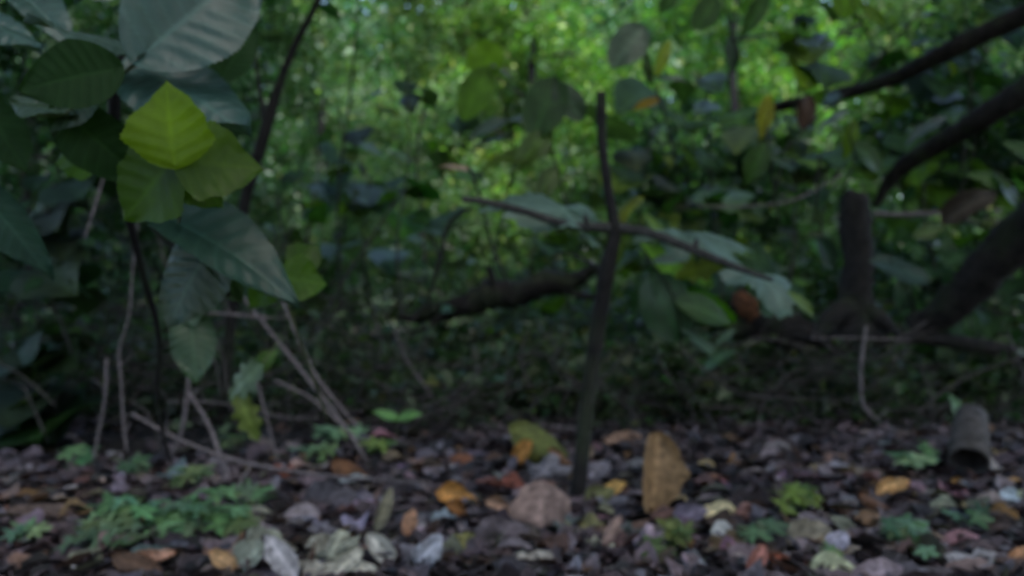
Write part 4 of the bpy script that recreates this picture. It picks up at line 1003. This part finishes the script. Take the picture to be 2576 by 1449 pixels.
fallen('dark violet curled leaf at the bottom centre', (1230, 1375), (1160, 1400), TI, (.10, .07, .085), DP[0], 1.1)
fallen('dark slate leaf behind the narrow tan leaf', (770, 1265), (890, 1245), TI, (.09, .08, .10), DO[3], .7)
fallen('pinkish leaf near the bottom right corner', (2380, 1440), (2520, 1430), TI, (.26, .18, .18), DO[0], .6)
fallen('brown leaf under the salmon orange leaf', (290, 1400), (400, 1440), TI, (.12, .065, .045), DO[4], .8)
fallen('grey-brown leaf standing behind the sapling foot', (1330, 1200), (1430, 1170), TI, (.24, .21, .24), DP[1], .9)
fallen('pale mauve leaf right of the sapling foot', (1475, 1205), (1530, 1165), TI, (.22, .19, .23), DO[3], .8)

# the remaining separate fallen leaves, told apart by colour, form and place
kinds = [('mauve-grey', (.19, .15, .175)), ('dull brown', (.12, .08, .07)), ('dark brown', (.055, .038, .035)), ('pinkish-tan', (.26, .18, .17)),
         ('slate-grey', (.14, .13, .16)), ('rusty', (.22, .10, .05)), ('pale grey', (.33, .31, .34)), ('tan', (.24, .18, .12)), ('ochre', (.26, .17, .09))]
wts = [20, 22, 18, 12, 10, 7, 6, 7, 3]
forms = [('flat', DO[0], 1.0), ('curled', DO[1], 1.0), ('rolled', DO[2], .8), ('broad', DO[5], 1.1), ('arched', DO[4], .9), ('lobed', DL[0], 1.0), ('palmate', DP[0], 1.0), ('crumpled', DO[3], 1.0)]
def zone(u, v):
    depth = 'at the very front' if v > 1390 else 'in front' if v > 1300 else 'midway back' if v > 1210 else 'far back'
    side = 'below the herb patch' if u < 480 else 'near the pale leaves' if u < 1000 else 'left of the sapling foot' if u < 1440 else \
           'right of the sapling foot' if u < 1780 else 'near the cream leaf' if u < 2060 else 'near the apricot leaf' if u < 2350 else 'near the cut log'
    return depth + ' ' + side
used_labels = set()
r6 = random.Random(99)
cnt = 0
while cnt < 235:
    v = 1112 + 350 * r6.random() ** .75; u = r6.uniform(-30, 2610)
    if u < 950 and v < 1180: continue
    if any(abs(u - a) < 28 and abs(v - b) < 16 for a, b in hero_px[:52]): continue
    kn, kc = r6.choices(kinds, wts)[0]; fn, fm, fw = r6.choice(forms)
    g = G(u, v); S = r6.uniform(.035, .082)
    a = r6.uniform(0, 6.28); dr = Vector((math.cos(a), math.sin(a), r6.uniform(-.1, .35)))
    nrm = Vector((r6.uniform(-.5, .5), r6.uniform(-.8, .3), 1))
    cpt = g + Vector((0, 0, r6.uniform(.024, .038)))
    for _ in range(40):
        if (kn, fn, zone(u, v)) not in used_labels: break
        kn, kc = r6.choices(kinds, wts)[0]; fn, fm, fw = r6.choice(forms)
    used_labels.add((kn, fn, zone(u, v)))
    me = fm if fn != 'lobed' else r6.choice(DL)
    c = tuple(x * r6.uniform(.75, 1.25) for x in kc)
    o = link('fallen_leaf', me, aim(cpt - dr * S / 2, cpt + dr * S / 2, nrm, fw * r6.uniform(.75, 1.1)), None, c)
    meta(o, '%s %s fallen leaf %s' % (kn, fn, zone(u, v)), 'leaf', 'small fallen leaves scattered over the litter')
    cnt += 1
# small twigs on the litter
seen = set(); i = 0
while len(seen) < 30:
    i += 1
    v = r6.uniform(1130, 1440); u = r6.uniform(40, 2540); g = G(u, v); a = r6.gauss(0, .6); L = r6.uniform(.05, .16)
    pale = r6.random() < .5
    lab = '%s %s twig lying %s' % ('long' if L > .10 else 'short', 'pale' if pale else 'dark', zone(u, v))
    if lab in seen: continue
    seen.add(lab)
    dr = Vector((math.cos(a), math.sin(a), r6.uniform(-.05, .12))) * L
    p0 = g + Vector((0, 0, .03)); rad = r6.uniform(.0011, .0024)
    o = tube('litter_twig', [p0, p0 + dr * .5 + Vector((0, r6.uniform(-.01, .01), .006)), p0 + dr], [rad, rad * .7], M_TWIG if pale else M_BARKG, None, 5, .1, i, n=3)
    meta(o, lab, 'twig', 'loose twigs on the litter')
